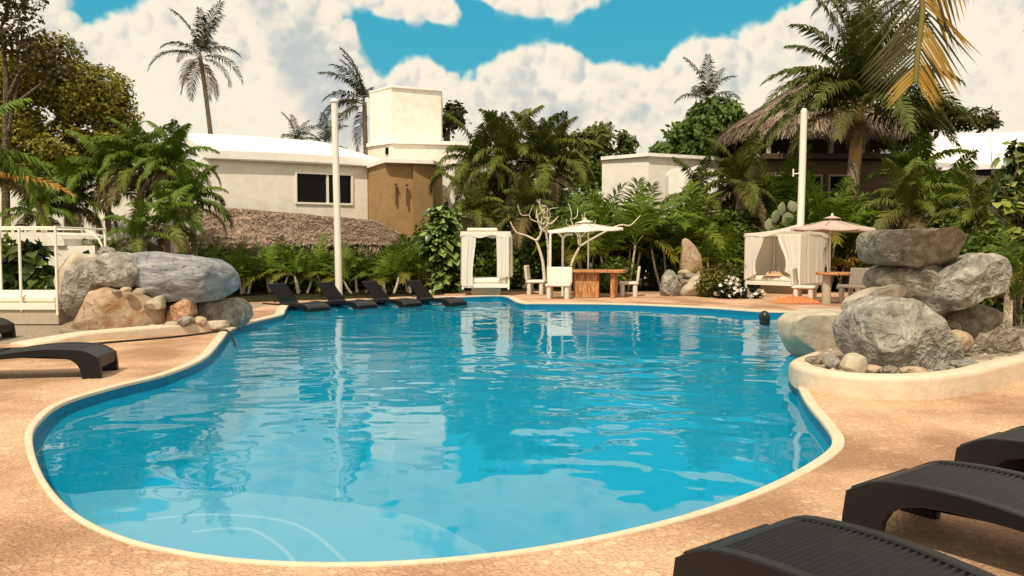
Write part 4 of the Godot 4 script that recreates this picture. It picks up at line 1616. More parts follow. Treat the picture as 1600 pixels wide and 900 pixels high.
	for q in [[Vector3(7.27, 4.61, -35.6), 0.45], [Vector3(8.18, 4.48, -35.4), 0.72]]:
		s = Shape.new()
		var arc := PackedVector2Array()
		for k in 17:
			var a := PI * k / 16.0
			arc.append(Vector2(cos(a) * q[1], sin(a) * q[1] * 0.8))
		arc.append(Vector2(-q[1], -q[0].y))
		arc.append(Vector2(q[1], -q[0].y))
		s.slab(arc, -0.4, 0.4, Basis.IDENTITY, q[0])
		part("rounded_gable", s, M.roof_plaster, o)

	# white roof at the right edge
	o = thing("white_roofed_house", "house with a broad sloping white roof at the right edge behind the shrubs", "house")
	s = Shape.new()
	var e := [Vector3(17.87, 5.38, -36), Vector3(19.23, 4.98, -34), Vector3(22.58, 5.12, -34), Vector3(27.18, 7.35, -41), Vector3(21.68, 7.19, -41)]
	s.tri(e[0], e[1], e[4]); s.quad(e[1], e[2], e[3], e[4])
	for k in 4:
		s.quad(e[k], e[k] + Vector3(0, -0.22, 0), e[(k + 1) % 5] + Vector3(0, -0.22, 0), e[(k + 1) % 5])
	s.tri(e[0] + Vector3(0, -0.22, 0), e[4] + Vector3(0, -0.22, 0), e[1] + Vector3(0, -0.22, 0))
	s.quad(e[1] + Vector3(0, -0.22, 0), e[4] + Vector3(0, -0.22, 0), e[3] + Vector3(0, -0.22, 0), e[2] + Vector3(0, -0.22, 0))
	part("roof", s, M.roof_plaster, o)
	s = Shape.new()
	s.prism(PackedVector2Array([Vector2(18.77, -36.6), Vector2(19.81, -34.7), Vector2(23.17, -34.7), Vector2(27.05, -40.5), Vector2(21.57, -40.5)]), 0.0, 4.92)
	part("wall", s, M.plaster, o)
	w = part("window", Shape.new_frame(Vector3(19.82, 4.51, -34.68), Vector3(20.57, 4.89, -34.68), 0.05, 0.1), M.white_metal, o)
	box_part("pane", Vector3(20.18, 4.69, -34.66), Vector3(0.7, 0.31, 0.02), "dark_glass", w)

	# cream garden walls at the left
	o = thing("cream_building", "cream building with curved gables behind the left palms", "building")
	s = Shape.new()
	s.slab(PackedVector2Array([Vector2(-26.43, -0.9), Vector2(-26.23, 4.3), Vector2(-21.09, 4.33), Vector2(-17.39, 4.16), Vector2(-15.83, 3.96), Vector2(-14.27, 3.45), Vector2(-13.21, -0.9)]), -37.5, -36.0)
	part("wall", s, M.plaster, o)
	s = Shape.new()
	s.slab(PackedVector2Array([Vector2(-16.76, -0.48), Vector2(-16.51, 1.29), Vector2(-15.5, 1.86), Vector2(-14.76, 2.62), Vector2(-14.16, 2.95), Vector2(-13.76, 2.76), Vector2(-13.47, 1.67), Vector2(-13.1, 2.38), Vector2(-12.66, 2.81), Vector2(-12.26, 2.67), Vector2(-11.92, 2), Vector2(-11.73, -0.48)]), -31.0, -30.2)
	part("curved_gable", s, M.plaster, o)
	o = thing("cream_counter_hut", "small cream flat-topped hut seen through the bare daybed frame", "hut")
	s = Shape.new()
	s.prism(PackedVector2Array([Vector2(-15.26, -24.6), Vector2(-12.75, -24.6), Vector2(-13.99, -27.5), Vector2(-16.84, -27.5)]), 0.0, 1.58)
	part("wall", s, M.plaster, o)
	s = Shape.new()
	var capo := PackedVector2Array()
	for q in [[-1.32, 0.0], [1.25, 0.0], [1.2, 0.2], [1.08, 0.33], [0.9, 0.4], [-1.32, 0.4]]: capo.append(Vector2(q[0], q[1]))
	s.slab(capo, -1.6, 1.6, Basis.IDENTITY, Vector3(-14.86, 1.59, -26.1))
	part("roof", s, M.plaster, o)

	# palapa tower
	o = thing("palapa_tower", "two storey brown tower with a conical thatched roof and arched white posts", "tower", Vector3(13.49, 0, -36.5))
	var ring_t := []
	var ring_b := []
	for k in 40:
		var a := TAU * k / 40.0
		ring_t.append(Vector3(cos(a) * 0.25, 9.08, sin(a) * 0.25))
		ring_b.append(Vector3(cos(a) * 4.0, 6.66 + 0.12 * sin(a * 3.0), sin(a) * 4.0))
	th = part("thatch", thatch_roof(ring_t, ring_b, 15000, 12, Color(0.15, 0.105, 0.07), Color(0.42, 0.32, 0.235), true, 0.6), M.thatch, o)
	th.set_meta("kind", "stuff")
	var fl := 5.38
	s = Shape.new()
	s.box(Vector3(0, fl - 0.1, 0), Vector3(5.9, 0.24, 5.9), Basis.IDENTITY, 0.02)
	part("upper_floor", s, M.dark_wood, o)
	s = Shape.new()
	s.box(Vector3(0, fl / 2 - 0.12, -0.2), Vector3(5.6, fl - 0.25, 5.6))
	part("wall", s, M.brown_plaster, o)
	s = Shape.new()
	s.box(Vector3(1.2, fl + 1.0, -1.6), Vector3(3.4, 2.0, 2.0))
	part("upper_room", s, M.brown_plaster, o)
	for x in [-2.8, -1.5, -0.2, 1.1, 2.4]:
		s = Shape.new()
		s.box(Vector3(x, fl + 0.88, 2.75), Vector3(0.16, 1.72, 0.16), Basis.IDENTITY, 0.015)
		part("post", s, M.wash_wood, o)
	for z in [-2.4, 0.4]:
		s = Shape.new()
		s.box(Vector3(-2.8, fl + 0.88, z), Vector3(0.16, 1.72, 0.16), Basis.IDENTITY, 0.015)
		part("post", s, M.wash_wood, o)
	s = Shape.new()
	s.box(Vector3(-0.2, fl + 1.63, 2.75), Vector3(5.4, 0.16, 0.12))
	part("beam", s, M.wash_wood, o)
	for x in [-2.8, -1.5, -0.2, 1.1]:
		s = Shape.new()
		var br := PackedVector2Array([Vector2(0.09, 1.54), Vector2(0.09, 0.8)])
		for k in 9:
			var a := PI - PI * k / 8.0
			br.append(Vector2(0.65 + 0.52 * cos(a), 0.92 + 0.5 * sin(a)))
		br.append(Vector2(1.21, 0.8)); br.append(Vector2(1.21, 1.54))
		s.slab(br, -0.04, 0.04, Basis.IDENTITY, Vector3(x, fl, 2.75))
		part("arch_bracket", s, M.wash_wood, o)
	s = Shape.new()
	s.box(Vector3(-0.2, fl + 0.72, 2.75), Vector3(5.2, 0.06, 0.06))
	part("hand_rail", s, M.dark_wood, o)
	for k in 3:
		var x := -2.1 + k * 1.15
		w = part("window", Shape.new_frame(Vector3(x - 0.45, 3.5, 2.63), Vector3(x + 0.45, 4.55, 2.63), 0.08, 0.14), M.wash_wood, o)
		box_part("pane", Vector3(x, 4.025, 2.64), Vector3(0.76, 0.9, 0.02), "dark_glass", w)
	s = Shape.new()
	s.box(Vector3(-1.4, 3.25, 2.8), Vector3(2.8, 0.3, 0.5), Basis.IDENTITY, 0.03)
	part("sill_ledge", s, M.plaster, o)

	# light poles
	o = thing("light_pole", "tall slim white pole at the end of the far row of loungers", "pole", Vector3(-5.48, 0, -25.43))
	s = Shape.new()
	s.tube([Vector3.ZERO, Vector3(-0.08, 6.05, 0)], [0.115, 0.1], 14)
	part("shaft", s, M.white_metal, o)
	s = Shape.new()
	s.lathe(Vector3(-0.08, 6.05, 0), [Vector2(0.1, 0.0), Vector2(0.13, 0.01), Vector2(0.13, 0.06), Vector2(0.08, 0.12), Vector2(0, 0.14)], 12)
	part("cap", s, M.white_metal, o)
	o = thing("light_pole", "tall white pole with a small side bracket behind the curtained daybed at right", "pole", Vector3(10, 0, -28))
	s = Shape.new()
	s.tube([Vector3.ZERO, Vector3(0.07, 6.16, 0)], [0.13, 0.115], 14)
	part("shaft", s, M.white_metal, o)
	s = Shape.new()
	s.lathe(Vector3(0.07, 6.16, 0), [Vector2(0.115, 0.0), Vector2(0.12, 0.05), Vector2(0.07, 0.14), Vector2(0, 0.16)], 12)
	part("cap", s, M.white_metal, o)
	s = Shape.new()
	s.tube([Vector3(0, 4.08, 0), Vector3(-0.28, 4.06, 0.05)], [0.02], 8)
	s.tube([Vector3(-0.28, 4.23, 0.05), Vector3(-0.28, 3.97, 0.05)], [0.028], 8)
	part("bracket", s, M.white_metal, o)


func rock_gardens() -> void:
	# left bed
	solo("planter_kerb", kerb(spline([Vector3(-7.81, 0, -12.67), Vector3(-7.54, 0, -13), Vector3(-7.21, 0, -13.35), Vector3(-6.7, 0, -13.96), Vector3(-6.08, 0, -14.63), Vector3(-5.62, 0, -15.12), Vector3(-5.74, 0, -16.17), Vector3(-6.05, 0, -17.29), Vector3(-6.65, 0, -18.58)], 6), [0.75, 0.55, 0.34, 0.3, 0.3, 0.3, 0.28, 0.25, 0.22], [0.03, 0.09, 0.15, 0.16, 0.17, 0.17, 0.15, 0.12, 0.1], 0.05), M.coping, "low cream kerb with a flared end in front of the left rocks", "kerb")
	var bed := Shape.new()
	bed.prism(flat(spline([Vector3(-7.95, 0, -14.21), Vector3(-7.12, 0, -14.84), Vector3(-5.98, 0, -15.91), Vector3(-6.24, 0, -17.44), Vector3(-7.04, 0, -18.75), Vector3(-8.66, 0, -18.07), Vector3(-8.84, 0, -16.04)], 4, true)), -0.05, 0.07, false)
	structure("planting_bed", bed, M.path)
	rock("boulder", "tan wedge-shaped boulder with an orange stain at the front of the left rocks", "boulder", [Vector3(-8.44, -0.1, -14.9), Vector3(-8.3, 0.09, -14.9), Vector3(-8.07, 0.4, -14.9), Vector3(-7.75, 0.73, -14.9), Vector3(-7.41, 0.82, -14.9), Vector3(-6.95, 0.77, -14.9), Vector3(-6.59, 0.6, -14.9), Vector3(-6.46, 0.39, -14.9), Vector3(-6.43, -0.05, -14.9), Vector3(-7.09, -0.11, -14.9), Vector3(-7.87, -0.13, -14.9)], 1.3, "tan_stone", 301, 0.035, 1.1, 0.38, 0.06)
	rock("boulder", "pale chunky boulder balanced on the tan wedge of the left rocks", "boulder", [Vector3(-7.72, 0.85, -14.9), Vector3(-7.76, 1.07, -14.9), Vector3(-7.83, 1.28, -14.9), Vector3(-7.68, 1.42, -14.9), Vector3(-7.23, 1.47, -14.9), Vector3(-6.93, 1.45, -14.9), Vector3(-6.78, 1.26, -14.9), Vector3(-6.82, 0.97, -14.9), Vector3(-6.99, 0.81, -14.9), Vector3(-7.27, 0.81, -14.9), Vector3(-7.54, 0.84, -14.9)], 1.15, "grey_stone", 302, 0.06, 1.8, 0.42, 0.1)
	rock("boulder", "tall grey boulder leaning at the left side of the left rocks", "boulder", [Vector3(-8.6, 0.34, -15.5), Vector3(-8.56, 0.96, -15.5), Vector3(-8.36, 1.29, -15.5), Vector3(-8.11, 1.39, -15.5), Vector3(-7.87, 1.29, -15.5), Vector3(-7.93, 0.84, -15.5), Vector3(-8.16, 0.53, -15.5), Vector3(-8.4, 0.15, -15.5)], 0.8, "grey_stone", 303, 0.05, 1.7, 0.45, 0.08)
	rock("boulder", "smooth rounded tan boulder at the back left of the left rocks", "boulder", [Vector3(-9.17, 0.86, -16.3), Vector3(-9.09, 1.28, -16.3), Vector3(-8.87, 1.43, -16.3), Vector3(-8.45, 1.43, -16.3), Vector3(-8.24, 1.19, -16.3), Vector3(-8.33, 0.34, -16.3), Vector3(-8.98, 0.21, -16.3)], 1.0, "pale_stone", 304, 0.04, 1.2, 0.6)
	rock("boulder", "long blue-grey slab lying on top of the left rocks", "boulder", [Vector3(-7.23, 1.42, -15.3), Vector3(-6.88, 1.5, -15.3), Vector3(-6.33, 1.43, -15.3), Vector3(-5.72, 1.33, -15.3), Vector3(-5.46, 1.2, -15.3), Vector3(-5.34, 1.03, -15.3), Vector3(-5.36, 0.76, -15.3), Vector3(-5.47, 0.56, -15.3), Vector3(-5.98, 0.51, -15.3), Vector3(-6.57, 0.51, -15.3), Vector3(-6.93, 0.62, -15.3), Vector3(-7.05, 0.88, -15.3), Vector3(-7.16, 1.17, -15.3)], 1.4, "blue_stone", 305, 0.045, 1.2, 0.36, 0.09)
	rock("boulder", "small rounded cap stone on top of the left rocks", "boulder", [Vector3(-8.17, 1.36, -15.7), Vector3(-8.1, 1.5, -15.7), Vector3(-7.94, 1.59, -15.7), Vector3(-7.79, 1.54, -15.7), Vector3(-7.71, 1.36, -15.7)], 0.35, "grey_stone", 306, 0.02, 2.0, 0.55)
	rock("boulder", "flat grey boulder with a wet end touching the pool in the left rocks", "boulder", [Vector3(-6.51, 0.13, -15.8), Vector3(-6.36, 0.43, -15.8), Vector3(-5.93, 0.53, -15.8), Vector3(-5.4, 0.56, -15.8), Vector3(-5.21, 0.4, -15.8), Vector3(-5.19, 0.16, -15.8), Vector3(-5.36, -0.08, -15.8), Vector3(-6.06, -0.1, -15.8)], 1.0, "grey_stone", 307, 0.04, 1.6, 0.4, 0.06)
	rock("boulder", "small pink angular stone under the blue-grey slab", "boulder", [Vector3(-6.47, 0.2, -15), Vector3(-6.37, 0.44, -15), Vector3(-6.1, 0.6, -15), Vector3(-5.99, 0.54, -15), Vector3(-5.95, 0.32, -15), Vector3(-6.09, 0.13, -15), Vector3(-6.41, 0.1, -15)], 0.5, "pink_stone", 308, 0.03, 2.4, 0.4, 0.08)
	rock("boulder", "pale pointed chip stone beside the tan wedge under the slab", "boulder", [Vector3(-6.76, 0.56, -14.7), Vector3(-6.4, 0.7, -14.7), Vector3(-6.38, 0.44, -14.7), Vector3(-6.57, 0.39, -14.7)], 0.3, "pale_stone", 309, 0.01, 2.0, 0.4)
	var dark_core := [[Vector3(-6.86, -0.17, -15.6), Vector3(-6.97, 0.39, -15.6), Vector3(-6.7, 0.62, -15.6), Vector3(-6.22, 0.52, -15.6), Vector3(-6.08, 0.14, -15.6), Vector3(-6.24, -0.16, -15.6)]]
	rock("boulder", "dark shaded stone in the gap beneath the blue-grey slab", "boulder", dark_core[0], 0.8, "brown_stone", 310, 0.05, 1.6, 0.5)
	var k := 0
	for q in [[Vector3(-6.91, 0.81, -14.35), 0.11, 0.05], [Vector3(-6.68, 0.77, -14.35), 0.12, 0.07], [Vector3(-7.12, 0.77, -14.4), 0.09, 0.04], [Vector3(-6.49, 0.11, -14.45), 0.10, 0.075], [Vector3(-6.17, 0.15, -14.5), 0.16, 0.08], [Vector3(-5.93, 0.23, -14.55), 0.15, 0.09], [Vector3(-5.75, 0.2, -14.75), 0.13, 0.11], [Vector3(-5.5, 0.1, -14.9), 0.2, 0.06], [Vector3(-6.26, 0.13, -14.35), 0.08, 0.05]]:
		var st := Shape.new()
		var pts := PackedVector2Array()
		for a in 9:
			pts.append(Vector2(cos(TAU * a / 9.0) * q[1] * rng.randf_range(0.85, 1.1), sin(TAU * a / 9.0) * q[2] * rng.randf_range(0.85, 1.1)))
		st = rock_shape(pts, q[1] * 1.6, 330 + k, 0.012, 4.0, 0.6)
		solo("pebble", st, M[["tan_stone", "pale_stone", "grey_stone"][k % 3]], ["flat pebble wedged under the pale chunky boulder, nearest its middle", "rounded pebble wedged under the right end of the pale chunky boulder", "thin pebble wedged under the left of the pale chunky boulder", "round pebble at the right foot of the tan wedge boulder", "flat pebble on the kerb bed below the pink stone", "light angular pebble between pink stone and flat grey boulder", "brown pebble against the front of the flat grey boulder", "long thin pebble beside the pool end of the left kerb", "smallest pebble on the left kerb bed"][k], "pebble", q[0], 0.0, "pebbles among the left rocks")
		k += 1
	var hose := Shape.new()
	hose.tube(spline([Vector3(-8.3, 0, -12.06) + Vector3(0, 0.016, 0), Vector3(-7.32, 0, -12.35) + Vector3(0, 0.016, 0), Vector3(-6.92, 0, -12.71) + Vector3(0, 0.016, 0), Vector3(-6.37, 0, -13.26) + Vector3(0, 0.016, 0), Vector3(-5.79, 0, -13.91) + Vector3(0, 0.016, 0), Vector3(-5.4, 0, -14.68) + Vector3(0, 0.016, 0), Vector3(-5.18, 0, -14.63) + Vector3(0, 0.022, 0), Vector3(-4.85, 0, -13.91) + Vector3(0, -0.05, 0), Vector3(-4.43, 0, -13) + Vector3(0, -0.25, 0)], 8), [0.017], 7)
	solo("hose", hose, M.black_rubber, "thin black hose running along the left kerb into the pool", "hose")

	# right bed
	solo("planter_wall", kerb(spline([Vector3(3.54, 0, -9.89), Vector3(3.42, 0, -9.47), Vector3(3.35, 0, -8.91), Vector3(3.61, 0, -8.49), Vector3(4.16, 0, -8.35), Vector3(4.88, 0, -8.68), Vector3(5.82, 0, -9.42), Vector3(7.54, 0, -10.69)], 7), [0.2, 0.24, 0.26, 0.26, 0.26, 0.26, 0.26, 0.26], [0.15, 0.22, 0.24, 0.24, 0.25, 0.25, 0.26, 0.26], 0.06), M.coping, "thick rounded cream wall curving in front of the right rocks", "wall")
	bed = Shape.new()
	bed.prism(flat(spline([Vector3(3.54, 0, -9.56), Vector3(3.78, 0, -8.79), Vector3(4.3, 0, -8.64), Vector3(5.05, 0, -8.99), Vector3(6.02, 0, -9.75), Vector3(7.79, 0, -11.05), Vector3(10.29, 0, -14.63), Vector3(9.98, 0, -16.43), Vector3(7.95, 0, -16.04), Vector3(6.37, 0, -14.63), Vector3(4.95, 0, -12.35)], 4, true)), -0.05, 0.1, false)
	structure("rock_bed", bed, M.path)
	rock("boulder", "smooth pale rounded boulder at the water's edge left of the right rocks", "boulder", [Vector3(4.14, 0.27, -12.2), Vector3(4.15, 0.43, -12.2), Vector3(4.29, 0.56, -12.2), Vector3(4.58, 0.62, -12.2), Vector3(5.07, 0.62, -12.2), Vector3(5.38, 0.51, -12.2), Vector3(5.42, 0.12, -12.2), Vector3(5.23, -0.13, -12.2), Vector3(4.79, -0.21, -12.2), Vector3(4.4, -0.15, -12.2), Vector3(4.22, 0.02, -12.2)], 1.5, "pale_stone", 401, 0.03, 0.9, 0.5)
	rock("boulder", "big veined grey boulder at the front of the right rocks", "boulder", [Vector3(4.13, 0.47, -10), Vector3(4.17, 0.68, -10), Vector3(4.31, 0.86, -10), Vector3(4.52, 0.95, -10), Vector3(4.79, 0.97, -10), Vector3(5.01, 0.91, -10), Vector3(5.21, 0.75, -10), Vector3(5.36, 0.51, -10), Vector3(5.61, 0.25, -10), Vector3(5.64, 0.04, -10), Vector3(5.47, -0.07, -10), Vector3(5.05, -0.08, -10), Vector3(4.65, -0.02, -10), Vector3(4.37, 0.09, -10), Vector3(4.2, 0.26, -10)], 1.15, "grey_stone", 402, 0.05, 1.3, 0.45, 0.1)
	rock("boulder", "narrow pale rock sloping down to the left over the big veined boulder", "boulder", [Vector3(4.61, 0.71, -11.1), Vector3(4.69, 0.85, -11.1), Vector3(4.94, 0.99, -11.1), Vector3(5.33, 1.08, -11.1), Vector3(5.47, 0.94, -11.1), Vector3(5.17, 0.79, -11.1), Vector3(4.87, 0.72, -11.1), Vector3(4.7, 0.63, -11.1)], 0.7, "pale_stone", 403, 0.03, 1.8, 0.5, 0.05)
	rock("boulder", "rough brown middle rock carrying the flat top slab at right", "boulder", [Vector3(5.12, 1.23, -11.4), Vector3(5.43, 1.37, -11.4), Vector3(6.17, 1.36, -11.4), Vector3(6.38, 1.12, -11.4), Vector3(6.56, 0.92, -11.4), Vector3(6.42, 0.72, -11.4), Vector3(5.92, 0.61, -11.4), Vector3(5.53, 0.7, -11.4), Vector3(5.22, 0.86, -11.4), Vector3(5.07, 1.05, -11.4)], 1.2, "brown_stone", 404, 0.1, 2.2, 0.45, 0.1)
	rock("boulder", "flat-topped block perched highest on the right rocks", "boulder", [Vector3(4.93, 1.7, -11.2), Vector3(5.01, 1.8, -11.2), Vector3(5.51, 1.82, -11.2), Vector3(6.07, 1.85, -11.2), Vector3(6.17, 1.79, -11.2), Vector3(6.23, 1.58, -11.2), Vector3(6.22, 1.4, -11.2), Vector3(5.98, 1.28, -11.2), Vector3(5.62, 1.24, -11.2), Vector3(5.26, 1.31, -11.2), Vector3(5.01, 1.36, -11.2), Vector3(4.94, 1.49, -11.2)], 1.2, "brown_stone", 405, 0.05, 1.7, 0.3, 0.08)
	rock("boulder", "pitted slab tilting up to the right at the back of the right rocks", "boulder", [Vector3(5.87, 1.23, -11), Vector3(6.2, 1.4, -11), Vector3(6.44, 1.53, -11), Vector3(6.69, 1.43, -11), Vector3(6.75, 1.24, -11), Vector3(6.67, 1, -11), Vector3(6.42, 0.87, -11), Vector3(6.06, 0.73, -11), Vector3(5.71, 0.63, -11), Vector3(5.51, 0.77, -11), Vector3(5.68, 1.06, -11)], 1.0, "grey_stone", 406, 0.07, 2.4, 0.4, 0.08)
	rock("boulder", "brownish rounded boulder at the lower right of the right rocks", "boulder", [Vector3(6.18, 0.54, -11.4), Vector3(6.48, 0.83, -11.4), Vector3(6.83, 0.68, -11.4), Vector3(7.05, 0.39, -11.4), Vector3(7.19, 0.1, -11.4), Vector3(7.14, -0.12, -11.4), Vector3(6.86, -0.22, -11.4), Vector3(6.44, -0.18, -11.4), Vector3(6.22, 0.12, -11.4)], 1.0, "brown_stone", 407, 0.05, 1.2, 0.5, 0.06)
	rock("boulder", "dark brown rock wedged in the shaded gap of the right rocks", "boulder", [Vector3(5.88, 0.74, -11.7), Vector3(6.53, 0.86, -11.7), Vector3(6.78, 0.32, -11.7), Vector3(6.56, -0.2, -11.7), Vector3(6.1, -0.2, -11.7)], 0.9, "brown_stone", 408, 0.06, 1.6, 0.5)
	k = 0
	for q in [[Vector3(5.99, 0.32, -10.75), 0.24, 0.13], [Vector3(6.05, 0.48, -11), 0.13, 0.09], [Vector3(5.46, 0.16, -9.57), 0.2, 0.07], [Vector3(5.66, 0.16, -9.52), 0.17, 0.07], [Vector3(6.01, 0.17, -9.77), 0.16, 0.08], [Vector3(3.86, 0.15, -10.13), 0.16, 0.05], [Vector3(3.9, 0.18, -9.7), 0.1, 0.09], [Vector3(3.96, 0.22, -9.22), 0.17, 0.16], [Vector3(4.57, 0.16, -9.08), 0.17, 0.06], [Vector3(4.35, 0.15, -9.19), 0.12, 0.06], [Vector3(4.99, 0.16, -9.18), 0.14, 0.06], [Vector3(5.4, 0.16, -9.27), 0.12, 0.06], [Vector3(4.21, 0.15, -9.34), 0.13, 0.05], [Vector3(6.2, 0.17, -9.77), 0.12, 0.06]]:
		var pts := PackedVector2Array()
		for a in 9:
			pts.append(Vector2(cos(TAU * a / 9.0) * q[1] * rng.randf_range(0.82, 1.12), sin(TAU * a / 9.0) * q[2] * rng.randf_range(0.82, 1.12)))
		solo("stone", rock_shape(pts, q[1] * 1.5, 430 + k, 0.016, 3.5, 0.55), M[["tan_stone", "brown_stone", "grey_stone", "pale_stone"][k % 4]], ["anvil-shaped pinkish stone in the gap right of the big veined boulder", "small stone high in the dark gap of the right rocks", "dark flat stone right of the big veined boulder's foot", "pale flat stone below the brownish rounded boulder", "light rounded stone by the wall under the brownish boulder", "flat stone by the wall's left end below the smooth pale boulder", "upright small stone between smooth pale boulder and wall", "squat stone under the left flank of the big veined boulder", "pale stone against the wall under the middle of the big veined boulder", "pink chip by the wall left of the pale stone", "grey stone by the wall under the right end of the big veined boulder", "brown stone by the wall right of the grey one", "small chip in front of the big veined boulder's left foot", "stone nearest the right edge on top of the rock bed"][k], "stone", q[0], 0.0, "small stones in the right rock bed")
		k += 1

	for q in [["left", flat([Vector3(-8.01, 0, -14.52), Vector3(-7.23, 0, -15.07), Vector3(-6.07, 0, -16.17), Vector3(-6.34, 0, -17.44), Vector3(-6.91, 0, -18.4), Vector3(-8.51, 0, -17.75), Vector3(-8.79, 0, -16.17)]), 0.07, 900, "fine gravel and chips around the left rocks"], ["right", flat([Vector3(3.58, 0, -9.65), Vector3(3.81, 0, -8.87), Vector3(4.34, 0, -8.72), Vector3(5.1, 0, -9.08), Vector3(6.08, 0, -9.84), Vector3(7.4, 0, -10.99), Vector3(8.94, 0, -13.62), Vector3(9.23, 0, -15.18), Vector3(7.25, 0, -14.63), Vector3(5.94, 0, -13.62), Vector3(4.8, 0, -11.98)]), 0.1, 1300, "fine gravel and chips around the right rocks"]]:
		var g := Shape.new()
		var lo := Vector2.INF
		var hi := -Vector2.INF
		for p in q[1]:
			lo = lo.min(p)
			hi = hi.max(p)
		for i in q[3]:
			var p := Vector2(rng.randf_range(lo.x, hi.x), rng.randf_range(lo.y, hi.y))
			if not Geometry2D.is_point_in_polygon(p, q[1]): continue
			var r := rng.randf_range(0.012, 0.04)
			var c := Vector3(p.x, q[2], p.y)
			g.col = Color(0.22, 0.19, 0.15).lerp(Color(0.5, 0.44, 0.36), rng.randf())
			var t := rng.randf() * TAU
			var top := c + Vector3(0, r * 0.8, 0)
			for e in 5:
				var a0 := t + TAU * e / 5.0
				var a1 := t + TAU * (e + 1) / 5.0
				g.tri(top, c + Vector3(cos(a1) * r * 1.3, 0, sin(a1) * r), c + Vector3(cos(a0) * r * 1.3, 0, sin(a0) * r))
		var gm := solo("gravel", g, M.petals, q[4], "gravel")
		gm.set_meta("kind", "stuff")
	# standing stones beyond the pool
	rock("boulder", "upright tan stone slab with a pointed top beyond the pool", "boulder", [Vector3(5.45, 0.43, -25.9), Vector3(5.47, 1.83, -25.9), Vector3(5.54, 1.89, -25.9), Vector3(5.87, 1.62, -25.9), Vector3(6.1, 1.25, -25.9), Vector3(6.17, 0.43, -25.9)], 0.3, "tan_stone", 501, 0.02, 1.0, 0.3)
	rock("boulder", "grey egg-shaped boulder left of the upright tan slab", "boulder", [Vector3(4.68, 0.2, -25.4), Vector3(4.74, 0.61, -25.4), Vector3(4.94, 0.85, -25.4), Vector3(5.1, 0.77, -25.4), Vector3(5.26, 0.37, -25.4), Vector3(5.35, 0.04, -25.4), Vector3(5.07, -0.08, -25.4), Vector3(4.74, -0.04, -25.4)], 0.8, "grey_stone", 502, 0.04, 1.2, 0.5)
	rock("boulder", "pale rounded boulder right of the upright tan slab", "boulder", [Vector3(5.25, -0.03, -25.3), Vector3(5.37, 0.29, -25.3), Vector3(5.72, 0.65, -25.3), Vector3(6.04, 0.86, -25.3), Vector3(6.29, 0.65, -25.3), Vector3(6.38, -0.03, -25.3)], 0.9, "pale_stone", 503, 0.04, 1.2, 0.5)
	k = 0
	for q in [Vector3(5.32, 0.57, -25.5), Vector3(5.51, 0.72, -25.6), Vector3(5.67, 0.61, -25.4), Vector3(5.48, 0.43, -25.3), Vector3(5.26, 0.33, -25.4)]:
		var pts := PackedVector2Array()
		for a in 8:
			pts.append(Vector2(cos(TAU * a / 8.0) * rng.randf_range(0.17, 0.24), sin(TAU * a / 8.0) * rng.randf_range(0.09, 0.13)))
		solo("stone", rock_shape(pts, 0.35, 520 + k, 0.015, 3.0, 0.55), M[["brown_stone", "tan_stone", "grey_stone"][k % 3]], ["brown stone at the left of the small pile between the far boulders", "topmost stone of the small pile at the foot of the tan slab", "right stone of the small pile at the foot of the tan slab", "middle stone of the small pile between the far boulders", "lowest stone of the small pile between the far boulders"][k], "stone", q, 0.0, "small stones by the upright slab")
		k += 1


